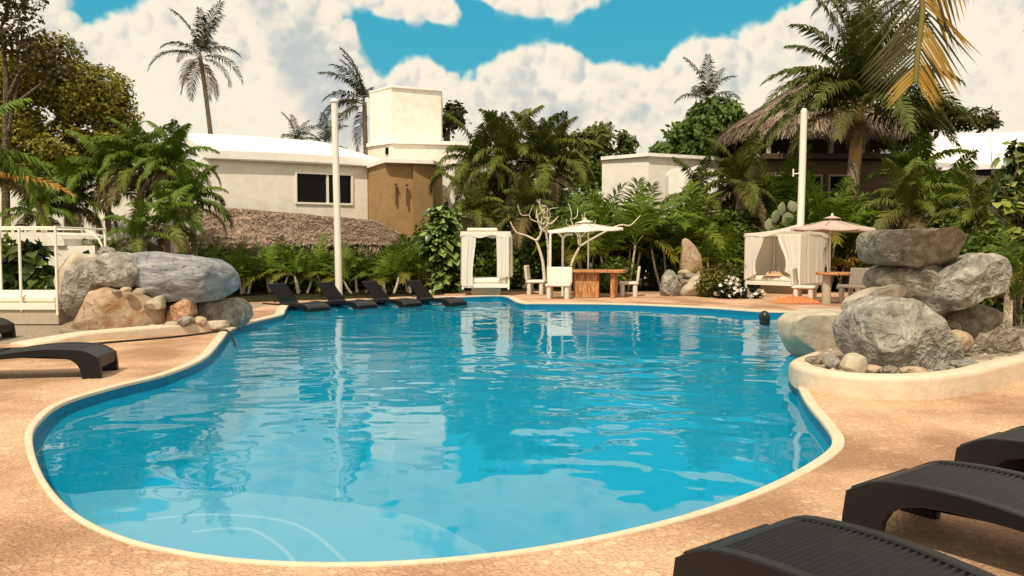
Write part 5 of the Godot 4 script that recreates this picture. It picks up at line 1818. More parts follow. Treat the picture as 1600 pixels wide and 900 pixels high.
func far_planting() -> void:
	# coconut palms against the sky
	palm("coconut_palm", "tall thin dark coconut palm rising alone above the white roof at left", Vector3(-20.03, 0, -55), 14.32, Vector2(-0.95, 0.2), 0.2, 0.13, "coconut", 17, 0.86, 11)
	palm("coconut_palm", "dark wind-swept palm close to the left side of the tall white tower", Vector3(-8.8, 0, -49), 10.19, Vector2(-0.1, 0), 0.17, 0.13, "coconut", 15, 0.8, 12, "", 0.85, [270, 290, 250, 310, 230, 275, 20, 300, 260, 340])
	palm("coconut_palm", "small dark palm top behind the white roof, left of the first white pole", Vector3(-13.97, 0, -52), 8.20, Vector2(0.1, 0), 0.15, 0.1, "coconut", 11, 0.5, 13)
	palm("coconut_palm", "dark palm top behind the white roof, just right of the first white pole", Vector3(-12.15, 0, -52), 7.96, Vector2(0.1, 0), 0.15, 0.1, "coconut", 11, 0.55, 14)
	palm("coconut_palm", "palm with upright fronds behind the round green tree right of centre", Vector3(11.26, 0, -46), 9.74, Vector2(-0.2, 0), 0.18, 0.13, "coconut", 13, 0.62, 15, "", 0.8)
	palm("coconut_palm", "tall dark palm behind the royal palm, its crown at the top edge", Vector3(17.24, 0, -39), 13.03, Vector2(-0.2, 0), 0.2, 0.15, "coconut", 18, 0.85, 16, "", 0.95)

	# broad-leaved trees
	tree("olive_tree", "big olive-brown leafy tree filling the upper left corner", Vector3(-16.46, 0, -30), 5.93, Vector2(0.1, 0), 0.24, [[Vector3(0.75, 7.1, 0), Vector3(1.58, 1.29, 1.42)], [Vector3(-0.88, 7.56, 0.5), Vector3(1.48, 1.19, 1.33)], [Vector3(1.61, 6.28, -0.3), Vector3(1, 0.96, 0.9)], [Vector3(-1.52, 6.04, 0.4), Vector3(1.43, 1.24, 1.29)], [Vector3(0.34, 5.1, 0.3), Vector3(1.72, 0.86, 1.55)], [Vector3(-2.9, 7.33, 0), Vector3(1.58, 1.58, 1.42)], [Vector3(-0.38, 8.73, 0), Vector3(1.05, 0.67, 0.95)], [Vector3(-1.81, 4.63, 0), Vector3(1.39, 0.81, 1.25)], [Vector3(1.76, 5.03, 0.2), Vector3(0.96, 0.72, 0.86)]], 36000, 0.17, 21, Color(0.105, 0.10, 0.016), Color(0.40, 0.345, 0.055), -0.2, 0.6)
	tree("sparse_tree", "thin dry tree with bare twigs at the far upper left", Vector3(-17.59, 0, -28), 7.38, Vector2(0.2, 0), 0.16, [[Vector3(0.58, 8.9, 0), Vector3(0.98, 0.89, 0.88)], [Vector3(1.65, 8.14, 0.3), Vector3(0.98, 0.62, 0.88)], [Vector3(0.52, 10.41, 0), Vector3(1.11, 0.89, 1)], [Vector3(2.18, 7.49, 0.2), Vector3(0.67, 0.49, 0.6)]], 1500, 0.2, 22, Color(0.03, 0.026, 0.01), Color(0.10, 0.08, 0.022), -0.1, 0.8, "", 9)
	tree("feathery_tree", "feathery tree tip showing right of the tall white tower", Vector3(-4.93, 0, -62), 11.02, Vector2(0.1, 0), 0.2, [[Vector3(0.34, 11.6, 0), Vector3(1.09, 0.99, 0.98)], [Vector3(1.12, 11.22, 0), Vector3(0.69, 0.39, 0.62)], [Vector3(-0.45, 10.54, 0), Vector3(0.89, 0.99, 0.8)]], 1500, 0.34, 23, Color(0.03, 0.035, 0.012), Color(0.07, 0.065, 0.022), 0.0, 0.5)
	tree("round_tree", "leafy green tree between the drooping palms and the low white building", Vector3(4.86, 0, -47), 6.72, Vector2(0, 0), 0.2, [[Vector3(0.52, 7.82, 0), Vector3(1.35, 0.82, 1.21)], [Vector3(-0.96, 7.2, 0.4), Vector3(1.27, 0.9, 1.15)], [Vector3(1.64, 7.27, 0), Vector3(0.82, 0.75, 0.74)], [Vector3(-0.4, 5.98, 0), Vector3(1.87, 1.12, 1.68)]], 5200, 0.34, 24, Color(0.042, 0.065, 0.013), Color(0.15, 0.18, 0.04), -0.2)
	tree("round_tree", "dense dark green tree left of the thatched tower", Vector3(9.7, 0, -40), 6.90, Vector2(0, 0), 0.24, [[Vector3(0.33, 7.99, 0), Vector3(1.34, 0.83, 1.2)], [Vector3(-0.54, 6.9, 0.3), Vector3(1.46, 0.96, 1.32)], [Vector3(1.04, 6.9, 0), Vector3(1.08, 1.27, 0.97)], [Vector3(-1.96, 6.24, 0), Vector3(1.02, 0.45, 0.92)], [Vector3(0.1, 5.8, -0.2), Vector3(1.97, 0.76, 1.78)]], 8000, 0.34, 25, Color(0.035, 0.068, 0.012), Color(0.125, 0.185, 0.036), -0.25)
	tree("flat_tree", "olive spreading tree behind the white roof at right", Vector3(22.74, 0, -44), 7.77, Vector2(0.3, 0), 0.22, [[Vector3(-0.54, 8.63, 0), Vector3(1.75, 0.84, 1.58)], [Vector3(1.72, 8.36, 0.2), Vector3(1.61, 0.6, 1.45)], [Vector3(-1.91, 7.77, 0), Vector3(1.4, 0.91, 1.26)], [Vector3(3.12, 8.08, 0), Vector3(0.77, 0.28, 0.69)]], 5200, 0.3, 26, Color(0.038, 0.038, 0.01), Color(0.12, 0.105, 0.026), -0.1)
	var back := tree("background_tree", "dark leafy tree behind the left palms", Vector3(-19.03, 0, -42), 3.0, Vector2(0, 0), 0.2, [[Vector3(0, 3.6, 0), Vector3(2.6, 1.7, 2)], [Vector3(-2.2, 2.6, 0.4), Vector3(2, 1.8, 1.7)], [Vector3(2.2, 2.5, -0.3), Vector3(2.2, 1.8, 1.8)], [Vector3(0.3, 1.4, 0.5), Vector3(3.2, 1.3, 1.6)]], 6000, 0.32, 27, Color(0.036, 0.06, 0.01), Color(0.13, 0.17, 0.028), -0.3, 0.5, "dark trees closing the view")
	for q in [[720, 43, 1.0, "dark leafy tree behind the drooping palms right of the tan building"], [800, 46, 1.15, "dark leafy tree behind the middle of the drooping palms"], [880, 44, 1.05, "dark leafy tree behind the bare white tree"], [985, 39, 0.8, "dark leafy tree in front of the low white building's left end"], [1150, 42, 1.0, "dark leafy tree between low white building and thatched tower"], [1420, 43, 1.1, "dark leafy tree right of the thatched tower"], [1500, 48, 1.0, "dark leafy tree behind the white roofed house"], [1640, 30, 1.0, "dark leafy tree past the right edge of the white roof"], [60, 46, 1.3, "dark leafy tree beneath the big olive tree"], [-60, 40, 1.3, "dark leafy tree at the far left edge"]]:
		copy(back, "background_tree", q[3], Vector3((q[0] - 800) / 1256.0 * q[1], 0, -q[1]), q[0] * 0.7, q[2])

	# palms massed right of the tan building
	var grp := "drooping palms behind the pool"
	palm("drooping_palm", "dark drooping palm nearest the tan building", Vector3(-1.52, 0, -33), 4.75, Vector2(0.1, 0), 0.14, 0.1, "dark", 24, 0.78, 31, grp)
	palm("drooping_palm", "dark drooping palm in the middle of the mass beyond the far daybed", Vector3(-0.13, 0, -32.5), 4.86, Vector2(0.1, 0), 0.14, 0.1, "dark", 26, 0.86, 32, grp)
	palm("drooping_palm", "dark drooping palm right of the mass, behind the bare white tree", Vector3(1.52, 0, -33), 4.75, Vector2(-0.1, 0), 0.14, 0.1, "dark", 25, 0.84, 33, grp)
	palm("drooping_palm", "low dark palm between far daybed and bare white tree", Vector3(0.48, 0, -30), 2.86, Vector2(0, 0), 0.12, 0.09, "dark", 15, 0.62, 34, grp)
	palm("drooping_palm", "low dark palm just behind the curtained daybed in the middle", Vector3(-1.52, 0, -29.5), 2.72, Vector2(0, 0), 0.12, 0.09, "dark", 15, 0.6, 35, grp)
	palm("spiky_palm", "narrow palm with stiff upright fronds above the drooping palms", Vector3(1.24, 0, -34), 5.49, Vector2(-0.05, 0), 0.12, 0.1, "dark", 12, 0.55, 36, "", 0.35)
	palm("drooping_palm", "dark palm left of the thatched tower above the prickly pear", Vector3(8.63, 0, -31), 3.88, Vector2(0.1, 0), 0.13, 0.09, "dark", 17, 0.7, 37, grp)
	palm("drooping_palm", "dark palm in front of the rounded white gables", Vector3(7.14, 0, -31.5), 3.22, Vector2(0.1, 0), 0.13, 0.09, "dark", 16, 0.65, 38, grp)
	# left palms
	grp = "lush palms by the cream building"
	palm("lush_palm", "full green palm with a bare stem left of the white house", Vector3(-12.47, 0, -27), 4.18, Vector2(0.1, 0), 0.13, 0.1, "lush", 28, 0.66, 41, grp)
	palm("lush_palm", "full green palm nearest the left end of the white house", Vector3(-10.79, 0, -26), 4.08, Vector2(-0.1, 0), 0.12, 0.09, "lush", 26, 0.58, 42, grp)
	palm("lush_palm", "lower green palm in front of the left end of the thatched roof", Vector3(-9.84, 0, -25), 2.89, Vector2(-0.1, 0), 0.11, 0.08, "lush", 22, 0.55, 43, grp)
	palm("lush_palm", "green palm at the left of the lush group, below the olive tree", Vector3(-14.02, 0, -28), 3.88, Vector2(0, 0), 0.12, 0.09, "lush", 24, 0.7, 44, grp)
	palm("lush_palm", "slender low palm between lush palms and blue-grey slab", Vector3(-10.05, 0, -23.5), 2.18, Vector2(0, 0), 0.09, 0.07, "lush", 13, 0.5, 45, grp)
	palm("lush_palm", "palm frond tuft behind the cap stone of the left rocks", Vector3(-10.46, 0, -22.5), 1.80, Vector2(0, 0), 0.09, 0.07, "lush", 11, 0.45, 46, grp)
	palm("lush_palm", "lush palm standing left of the others, behind the bare daybed's right post", Vector3(-14.91, 0, -27.5), 3.02, Vector2(0, 0), 0.11, 0.08, "lush", 20, 0.62, 48, grp)
	palm("lush_palm", "lush palm behind the middle of the bare daybed", Vector3(-15.55, 0, -26.5), 2.71, Vector2(0, 0), 0.11, 0.08, "lush", 18, 0.6, 49, grp)
	# left edge palm with one dying frond
	var o := palm("edge_palm", "palm at the left edge with one orange dying frond hanging right", Vector3(-12.92, 0, -19), 3.42, Vector2(0.1, 0), 0.14, 0.11, "lush", 16, 0.85, 47, "", 0.9)
	var dying := frond(2.7, 12, 42, 30, 0.62, 0.07, 0.75, 77, [Color(0.16, 0.13, 0.03), Color(0.42, 0.2, 0.035)])
	var f := part("dying_frond", dying, M.frond, o, Vector3(0.1, 3.07, 0.3))
	f.rotation.y = deg_to_rad(92)
	f.set_meta("label", "orange and yellow dying frond")
	# right side
	grp = "bright green palms at right"
	palm("lush_palm", "broad bright palm right of the royal palm's trunk", Vector3(15.16, 0, -30.5), 3.84, Vector2(0, 0), 0.12, 0.09, "lush", 18, 0.85, 51, grp)
	palm("lush_palm", "dark green palm in front of the white roofed house", Vector3(14.6, 0, -27), 2.82, Vector2(0, 0), 0.12, 0.09, "lush", 18, 0.72, 52, grp)
	palm("lush_palm", "low green palm behind the flat-topped block at right", Vector3(12.77, 0, -26), 2.73, Vector2(0, 0), 0.11, 0.08, "dark", 16, 0.62, 53, grp)
	palm("lush_palm", "dark low palm left of the pitted slab at right", Vector3(13.93, 0, -24), 2.32, Vector2(0, 0), 0.1, 0.08, "dark", 16, 0.6, 54, grp)

	# the royal palm
	o = palm("royal_palm", "stout ringed royal palm with a shaggy crown right of the second white pole", Vector3(12.57, 0, -30), 6.02, Vector2(0.2, 0), 0.27, 0.2, "royal", 0, 1.0, 61)
	var sh := Shape.new()
	sh.tube([Vector3(0.1, 4.00, 0), Vector3(0.14, 4.87, 0), Vector3(0.2, 6.02, 0), Vector3(0.26, 6.86, 0)], [0.2, 0.225, 0.2, 0.1], 12)
	var sheath := part("leaf_sheath", sh, M.leaf_sheath, o)
	sheath.set_meta("label", "orange-brown leaf sheath at the top of the trunk")
	crown_of_fronds(o, Vector3(0.25, 6.74, 0), "royal", 36, 1.15, 62, 0.8, [0, 262, 98, 285, 65, 250, 275, 320, 110, 80, 240, 160, 300])
	for k in 9:
		var fr: MeshInstance3D = part("dry_frond", shared.royal[6], M.frond, o, Vector3(0.22, 6.44, 0))
		fr.rotation = Vector3(0.0, k * 0.7 + 0.2, 0)
		fr.scale = Vector3.ONE * rng.randf_range(0.26, 0.36)

	# areca clumps
	grp = "bright areca clumps"
	clump("areca_palm", "bright green areca clump right of the white parasol", "palm", Vector3(3.81, 0, -28.5), "areca", 30, 1.15, 71, 1.7, 0.6, grp)
	clump("areca_palm", "bright green areca clump above the upright tan slab", "palm", Vector3(5.81, 0, -29), "areca", 26, 1.1, 72, 1.5, 0.6, grp)
	clump("areca_palm", "areca clump behind the white parasol", "palm", Vector3(2.74, 0, -30), "areca", 16, 0.9, 73, 1.3, 0.5, grp)
	clump("areca_palm", "areca clump between the second white pole and the royal palm", "palm", Vector3(11.25, 0, -29), "areca", 30, 1.1, 74, 1.8, 0.6, grp)
	clump("areca_palm", "areca clump in front of the thatched tower's brown wall", "palm", Vector3(10.47, 0, -31.5), "areca", 28, 1.1, 77, 2.4, 0.5, grp)
	clump("areca_palm", "areca clump under the royal palm to its right", "palm", Vector3(13.85, 0, -31), "areca", 18, 0.95, 75, 1.4, 0.5, grp)
	clump("areca_palm", "areca clump behind the yellow-green bush and the boulders", "palm", Vector3(6.78, 0, -27.5), "areca", 16, 0.75, 76, 0.8, 0.4, grp)
	grp = "low arecas in front of the thatched roof"
	var k := 0
	for q in [[382, 26.5, 0.48], [425, 27.2, 0.6], [472, 26.8, 0.52], [560, 27.0, 0.64], [605, 26.6, 0.58], [645, 26.9, 0.6], [512, 28.0, 0.55], [342, 25.4, 0.45]]:
		clump("low_areca", ["low areca behind the blue-grey slab's right end", "low yellowish areca behind the first far lounger", "low areca left of the first white pole", "low areca behind the third far lounger", "low areca between third and fourth far loungers", "low areca left of the big-leaved climber", "low areca just behind the first white pole", "low areca tuft at the left end of the thatched roof"][k], "palm", Vector3((q[0] - 800) / 1256.0 * q[1], 0, -q[1]), "areca", 15, q[2], 80 + k, 0.45, 0.3, grp)
		k += 1

	# dark understorey shrubs
	var sh1 := shrub("dark_shrub", "dark shrub behind the first far lounger", Vector3(-8.07, 0, -29), [[Vector3(0, 0.9, 0), Vector3(1.0, 0.8, 0.8)], [Vector3(-0.9, 0.7, 0.2), Vector3(0.9, 0.7, 0.8)], [Vector3(0.9, 0.65, 0.1), Vector3(0.9, 0.7, 0.8)]], 2600, 0.2, 91, Color(0.04, 0.07, 0.01), Color(0.15, 0.2, 0.028), -0.3, "dark undergrowth shrubs")
	var sh2 := shrub("dark_shrub", "tall dark shrub behind the fourth far lounger", Vector3(-2.58, 0, -29.5), [[Vector3(0, 1.5, 0), Vector3(1.1, 1.3, 0.9)], [Vector3(-0.9, 1.0, 0.2), Vector3(0.9, 1.0, 0.8)], [Vector3(0.9, 1.0, 0.1), Vector3(1.0, 1.1, 0.8)]], 3800, 0.22, 92, Color(0.04, 0.07, 0.01), Color(0.15, 0.2, 0.028), -0.3, "dark undergrowth shrubs")
	for q in [[380, 29, 1, 1.0, "dark shrub left of the first far lounger"], [540, 29.5, 1, 1.0, "dark shrub behind the second far lounger"], [620, 30, 1, 1.0, "dark shrub behind the third far lounger"], [760, 31, 2, 1.1, "tall dark shrub behind the curtained daybed in the middle"], [815, 30.5, 2, 1.0, "tall dark shrub right of the curtained daybed in the middle"], [875, 31, 2, 1.0, "tall dark shrub behind the bare white tree"], [940, 31, 2, 0.95, "tall dark shrub behind the wooden table"], [1005, 30.5, 2, 1.0, "tall dark shrub left of the grey egg-shaped boulder"], [1070, 31, 2, 1.05, "tall dark shrub behind the upright tan slab"], [1140, 31, 2, 1.1, "tall dark shrub left of the curtained daybed at right"], [1205, 30.5, 2, 1.0, "tall dark shrub behind the curtained daybed at right"], [1270, 31.5, 2, 1.1, "tall dark shrub behind the brown parasol"], [1335, 32, 2, 1.15, "tall dark shrub beside the royal palm's trunk"], [1400, 28, 2, 1.0, "tall dark shrub behind the flat-topped block"], [1455, 26, 2, 1.0, "tall dark shrub above the pitted slab"], [1520, 24, 2, 0.95, "tall dark shrub behind the pitted slab's right end"], [1580, 22, 2, 0.95, "tall dark shrub by the right edge"], [1650, 20, 2, 1.0, "tall dark shrub past the right edge"], [1500, 22.5, 1, 0.9, "low dark shrub behind the right rocks"], [1570, 19.5, 1, 0.8, "low dark shrub above the lawn at the right edge"], [965, 27.6, 1, 0.75, "low dark shrub between wooden table and grey egg-shaped boulder"], [315, 27, 1, 1.0, "dark shrub under the lush palms"], [150, 26, 1, 1.1, "dark shrub behind the left rocks"], [-20, 24, 1, 1.2, "dark shrub at the left edge"]]:
		copy(sh1 if q[2] == 1 else sh2, "dark_shrub", q[4], Vector3((q[0] - 800) / 1256.0 * q[1], 0, -q[1]), q[0] * 1.3, q[3])


func leaf_shape(l: float, w: float, a: Color, seed_: int) -> Shape:      # a broad heart-shaped leaf folded along its midrib, tip along +z, face up
	var r := RandomNumberGenerator.new()
	r.seed = seed_
	var s := Shape.new()
	var rows := []
	for q in [[-0.12, 0.30], [0.0, 0.42], [0.25, 0.5], [0.5, 0.43], [0.75, 0.26], [1.0, 0.0]]:
		var t: float = q[0]
		var x: float = q[1] * w
		var drop: float = -0.28 * l * t * t
		rows.append(PackedVector3Array([Vector3(-x, drop + x * 0.22, l * t), Vector3(-x * 0.5, drop + x * 0.1, l * (t + 0.05 * (1 - t))), Vector3(0, drop, l * (t + 0.06 * (1 - t))), Vector3(x * 0.5, drop + x * 0.1, l * (t + 0.05 * (1 - t))), Vector3(x, drop + x * 0.22, l * t)]))
	s.col = a
	s.grid(rows, false, true)
	return s


func leafy_plant(called: String, label: String, category: String, at: Vector3, blobs: Array, count: int, size: float, seed_: int, a: Color, b: Color, fill: int, spread_out := 0.75) -> Node3D:
	# a plant whose big leaves can be told apart: each one a part
	var o := thing(called, label, category, at)
	var r := RandomNumberGenerator.new()
	r.seed = seed_
	var kinds := []
	for k in 5:
		kinds.append(leaf_shape(1.0, 0.85, a.lerp(b, k / 4.0), seed_ + k).mesh())
	var st := Shape.new()
	for q in blobs:
		st.tube([Vector3(q[0].x * 0.4, 0, q[0].z * 0.4), q[0] * Vector3(0.85, 0.5, 0.85), q[0]], [0.03, 0.025, 0.015], 6, false)
	part("stems", st, M.bark, o).set_meta("kind", "stuff")
	part("foliage", crown(blobs.map(func(q): return [q[0], q[1] * 0.78]), fill, size * 0.8, seed_ + 9, a * 0.6, a, -0.4, 0.9, 1.3), M.leaves, o).set_meta("kind", "stuff")
	var sum := 0.0
	for q in blobs: sum += q[1].x * q[1].y
	for k in count:
		var pick := r.randf() * sum
		var i := 0
		while pick > blobs[i][1].x * blobs[i][1].y and i < blobs.size() - 1:
			pick -= blobs[i][1].x * blobs[i][1].y
			i += 1
		var d := Vector3(r.randfn(), r.randfn() * 0.8 + 0.15, r.randfn() + spread_out).normalized()
		var p: Vector3 = blobs[i][0] + d * blobs[i][1] * r.randf_range(0.82, 1.06)
		var m := part("leaf", kinds[r.randi() % 5], M.big_leaves, o, p)
		var fwd := (d * Vector3(1, 0.3, 1) + Vector3(r.randfn(), -0.5 + r.randfn() * 0.5, r.randfn()) * 0.5).normalized()
		m.basis = Basis.looking_at(-fwd, (Vector3.UP + d * 0.8).normalized()) * Basis(Vector3.BACK, r.randf_range(-0.5, 0.5)) * Basis.from_scale(Vector3.ONE * size * r.randf_range(0.65, 1.2))
	return o


func near_planting() -> void:
	leafy_plant("climbing_plant", "column of big glossy heart-shaped leaves left of the middle daybed", "climber", Vector3(-2.28, 0, -27), [[Vector3(0.01, 2.41, 0), Vector3(0.58, 0.64, 0.52)], [Vector3(-0.12, 1.56, 0), Vector3(0.64, 0.69, 0.58)], [Vector3(0.17, 1.24, 0), Vector3(0.52, 0.86, 0.46)], [Vector3(0, 0.38, 0), Vector3(0.56, 0.52, 0.5)]], 230, 0.3, 141, Color(0.04, 0.08, 0.014), Color(0.24, 0.32, 0.07), 900)
	leafy_plant("edge_shrub", "bright yellow-green leafy shrub at the right edge", "shrub", Vector3(9.42, 0, -15), [[Vector3(-0.03, 3.17, 0), Vector3(0.31, 0.41, 0.28)], [Vector3(-0.21, 2.58, 0.2), Vector3(0.33, 0.26, 0.3)], [Vector3(0.1, 2.17, 0.1), Vector3(0.43, 0.31, 0.39)], [Vector3(-0.24, 1.81, 0.3), Vector3(0.31, 0.17, 0.28)], [Vector3(0.38, 2.58, 0), Vector3(0.43, 0.72, 0.39)], [Vector3(-0.4, 2.32, 0.3), Vector3(0.29, 0.24, 0.26)]], 300, 0.2, 142, Color(0.055, 0.085, 0.014), Color(0.24, 0.27, 0.045), 1400)
	var o := thing("crooked_stems", "thin crooked bare stems poking out of the right edge shrub", "branch")
	for q in [[Vector3(9.49, 1.52, -14.8), Vector3(9.18, 2.04, -14.6), Vector3(8.87, 2.55, -14.5), Vector3(8.69, 2.9, -14.6), Vector3(8.68, 3.55, -14.7)], [Vector3(9.18, 2.04, -14.6), Vector3(8.67, 2.66, -14.4), Vector3(8.26, 2.82, -14.3), Vector3(8.07, 2.81, -14.4)], [Vector3(8.86, 1.98, -14.4), Vector3(8.33, 2.29, -14.2), Vector3(8.13, 2.17, -14.2), Vector3(8.06, 2.54, -14.3)], [Vector3(8.87, 2.55, -14.5), Vector3(9, 2.98, -14.4), Vector3(9.06, 3.42, -14.6)]]:
		var s := Shape.new()
		s.tube(spline(q, 5), [0.015, 0.005], 6)
		part("stem", s, M.bark, o)
	leafy_plant("big_leaf_bush", "green bush with broad leaves behind the bare daybed at left", "shrub", Vector3(-12.14, 0, -20.5), [[Vector3(-0.6, 0.83, 0), Vector3(0.65, 0.59, 0.59)], [Vector3(0.3, 0.67, 0.3), Vector3(0.55, 0.49, 0.5)], [Vector3(1.03, 0.83, -0.3), Vector3(0.49, 0.55, 0.44)], [Vector3(-0.09, 1.4, 0), Vector3(0.42, 0.33, 0.38)]], 160, 0.32, 143, Color(0.045, 0.085, 0.014), Color(0.19, 0.25, 0.04), 1500)
	shrub("yellow_bush", "yellow-green bush right of the far boulders", Vector3(6.33, 0, -24.9), [[Vector3(-0.02, 0.47, 0), Vector3(0.59, 0.52, 0.54)], [Vector3(0.41, 0.63, -0.2), Vector3(0.44, 0.48, 0.39)], [Vector3(-0.37, 0.31, 0.3), Vector3(0.32, 0.28, 0.29)]], 2200, 0.13, 144, Color(0.06, 0.07, 0.012), Color(0.19, 0.18, 0.03), -0.4)
	o = shrub("flowering_bush", "low dark bush dotted with white flowers left of the right daybed", Vector3(6.86, 0, -24.3), [[Vector3(-0.37, 0.21, 0.1), Vector3(0.43, 0.27, 0.38)], [Vector3(0.21, 0.15, 0), Vector3(0.5, 0.21, 0.45)], [Vector3(-0.24, 0.4, 0), Vector3(0.23, 0.27, 0.21)]], 1500, 0.12, 145, Color(0.008, 0.014, 0.005), Color(0.03, 0.04, 0.012), -0.5)
	var fl := Shape.new()
	for k in 75:
		var b: Array = [[Vector3(-0.37, 0.21, 0.1), Vector3(0.44, 0.29, 0.4)], [Vector3(0.21, 0.15, 0), Vector3(0.52, 0.23, 0.47)], [Vector3(-0.24, 0.4, 0), Vector3(0.25, 0.29, 0.23)]][k % 3]
		var d := Vector3(rng.randfn(), rng.randfn() * 0.6 + 0.4, absf(rng.randfn()) + 0.4).normalized()
		var p: Vector3 = b[0] + d * b[1] * rng.randf_range(0.9, 1.05)
		var a := Basis(Vector3(rng.randfn(), rng.randfn(), rng.randfn()).normalized(), rng.randf() * TAU)
		fl.col = Color(0.72, 0.68, 0.58)
		for e in 5:
			var t := TAU * e / 5.0
			var t2 := t + 0.55
			var t3 := t - 0.55
			fl.quad(p, p + a * Vector3(cos(t3) * 0.045, 0.01, sin(t3) * 0.045), p + a * Vector3(cos(t) * 0.07, 0.02, sin(t) * 0.07), p + a * Vector3(cos(t2) * 0.045, 0.01, sin(t2) * 0.045))
	part("blossoms", fl, M.petals, o).set_meta("kind", "stuff")
	clump("tuft_palm", "small spiky yellow-green palm tuft behind the right end of the pitted slab", "palm", Vector3(8.78, 0, -14.2), "areca", 14, 0.34, 146, 0.95, 0.06)
	shrub("orange_bush", "orange-leaved low bush right of the right rocks", Vector3(9.71, 0, -15.5), [[Vector3(0.05, 0.96, 0), Vector3(0.32, 0.22, 0.29)], [Vector3(-0.19, 0.71, 0), Vector3(0.22, 0.17, 0.2)]], 900, 0.12, 147, Color(0.05, 0.045, 0.012), Color(0.3, 0.13, 0.025), -0.2)
	shrub("orange_bush", "orange and yellow low plants at the foot of the royal palm", Vector3(11.69, 0, -28), [[Vector3(-0.43, 0.95, 0), Vector3(0.49, 0.18, 0.44)], [Vector3(0.46, 0.95, 0), Vector3(0.45, 0.2, 0.4)]], 700, 0.16, 148, Color(0.07, 0.07, 0.015), Color(0.34, 0.19, 0.03), -0.2)
	# prickly pear
	o = thing("prickly_pear", "grey-green prickly pear with flat round pads above the right daybed", "cactus", Vector3(9.83, 0, -29.8))
	var k := 0
	for q in [[Vector3(9.54, 2.33, -29.8), 0.36, 0.2], [Vector3(9.71, 2.66, -29.7), 0.33, -0.3], [Vector3(10.18, 2.52, -29.7), 0.42, 0.15], [Vector3(9.97, 2.95, -29.8), 0.34, -0.1], [Vector3(10.39, 3.04, -29.9), 0.3, 0.4], [Vector3(9.35, 1.86, -29.8), 0.4, 0.1], [Vector3(9.99, 1.79, -29.8), 0.42, -0.2], [Vector3(9.77, 1.2, -29.8), 0.45, 0.1], [Vector3(9.61, 0.6, -29.8), 0.45, 0.0], [Vector3(10.15, 1.2, -29.8), 0.4, 0.3]]:
		var s := Shape.new()
		var rows := []
		for j in 9:
			var t := j / 8.0
			var row := PackedVector3Array()
			for i in 14:
				var a := TAU * i / 14.0
				var r: float = q[1] * sin(PI * clampf(0.06 + t * 0.94, 0, 1)) ** 0.7 * 0.85
				row.append(Vector3(cos(a) * r, (t - 0.5) * 2.1 * q[1], -sin(a) * r * 0.2))
			rows.append(row)
		s.col = Color(0.2, 0.22, 0.12).lerp(Color(0.3, 0.3, 0.18), rng.randf())
		s.grid(rows, true)
		var pd := part("pad", s, M.petals, o, q[0] - o.position)
		pd.scale = Vector3.ONE * 0.72
		pd.rotation = Vector3(0, rng.randf_range(-0.5, 0.5), q[2])
		k += 1

	# bare white tree
	o = thing("bare_tree", "leafless pale tree with forking branches behind the white chairs", "tree", Vector3(1.31, 0, -26.6))
	var rr := RandomNumberGenerator.new()
	rr.seed = 15
	var todo := []
	for q in [[[Vector3(1.1, 0.01, -26.6), Vector3(1.02, 1.03, -26.6), Vector3(0.8, 1.75, -26.6)], 0.062], [[Vector3(1.15, 0, -26.8), Vector3(1.22, 1.24, -26.8), Vector3(1.13, 2.05, -26.9)], 0.056], [[Vector3(1.9, 0.02, -26.4), Vector3(1.95, 0.93, -26.4), Vector3(2.23, 1.56, -26.4)], 0.056]]:
		var s := Shape.new()
		var pts: Array = q[0].map(func(p): return p - o.position)
		s.tube(spline(pts, 5), [q[1], q[1] * 0.62], 8)
		part("trunk", s, M.pale_bark, o)
		todo.append([pts[2], (pts[2] - pts[1]).normalized(), q[1] * 0.6, 0])
	while not todo.is_empty():
		var e: Array = todo.pop_front()
		var n := 2
		for i in n:
			var out := Vector3(rr.randfn() * 0.9, rr.randfn() * 0.35 + 0.25, rr.randfn() * 0.6)
			var d: Vector3 = (e[1] * 0.75 + out * 0.85).normalized()
			if e[3] > 0: d = Vector3(d.x * 1.3, absf(d.y) * 0.5 + 0.08, d.z).normalized()
			var l := rr.randf_range(0.26, 0.48)
			var a: Vector3 = e[0]
			var m: Vector3 = a + d * l * 0.5 + Vector3(rr.randfn(), rr.randfn() - 0.5, rr.randfn()) * 0.06
			var b: Vector3 = a + d * l + Vector3(0, 0.1, 0)
			var s := Shape.new()
			s.tube(spline([a, m, b], 3), [e[2], e[2] * 0.7], 6)
			part("branch", s, M.pale_bark, o)
			if e[3] < 2: todo.append([b, (b - m).normalized(), e[2] * 0.68, e[3] + 1])
	for q in [[[Vector3(2.23, 1.56, -26.4), Vector3(2.91, 1.97, -26.2), Vector3(3.47, 2.24, -26), Vector3(3.82, 2.24, -26), Vector3(4.15, 2.57, -26)], 0.045], [[Vector3(0.8, 1.75, -26.6), Vector3(0.46, 1.92, -26.6), Vector3(0.13, 2.04, -26.6), Vector3(-0.06, 2.38, -26.6)], 0.04]]:
		var s := Shape.new()
		s.tube(spline(q[0].map(func(p): return p - o.position), 5), [q[1], q[1] * 0.4], 6)
		part("branch", s, M.pale_bark, o)

	# a coconut palm just past the right edge lets one frond hang into the view
	o = thing("leaning_palm", "coconut palm past the right edge whose golden-tipped frond hangs into the top right corner", "palm", Vector3(8.9, 0, -9.6))
	part("trunk", trunk_shape(5.9, Vector2(-0.6, 0.3), 0.2, 0.15, 12), M.palm_bark, o)
	var top := Vector3(-0.6, 5.9, 0.3)
	for i in 8:
		var fr := part("frond", shared.coconut[1 + i % 4], M.frond, o, top)
		fr.rotation.y = deg_to_rad([60, 100, 130, 20, 160, 80, 190, 340][i])
		fr.scale = Vector3.ONE * 0.85
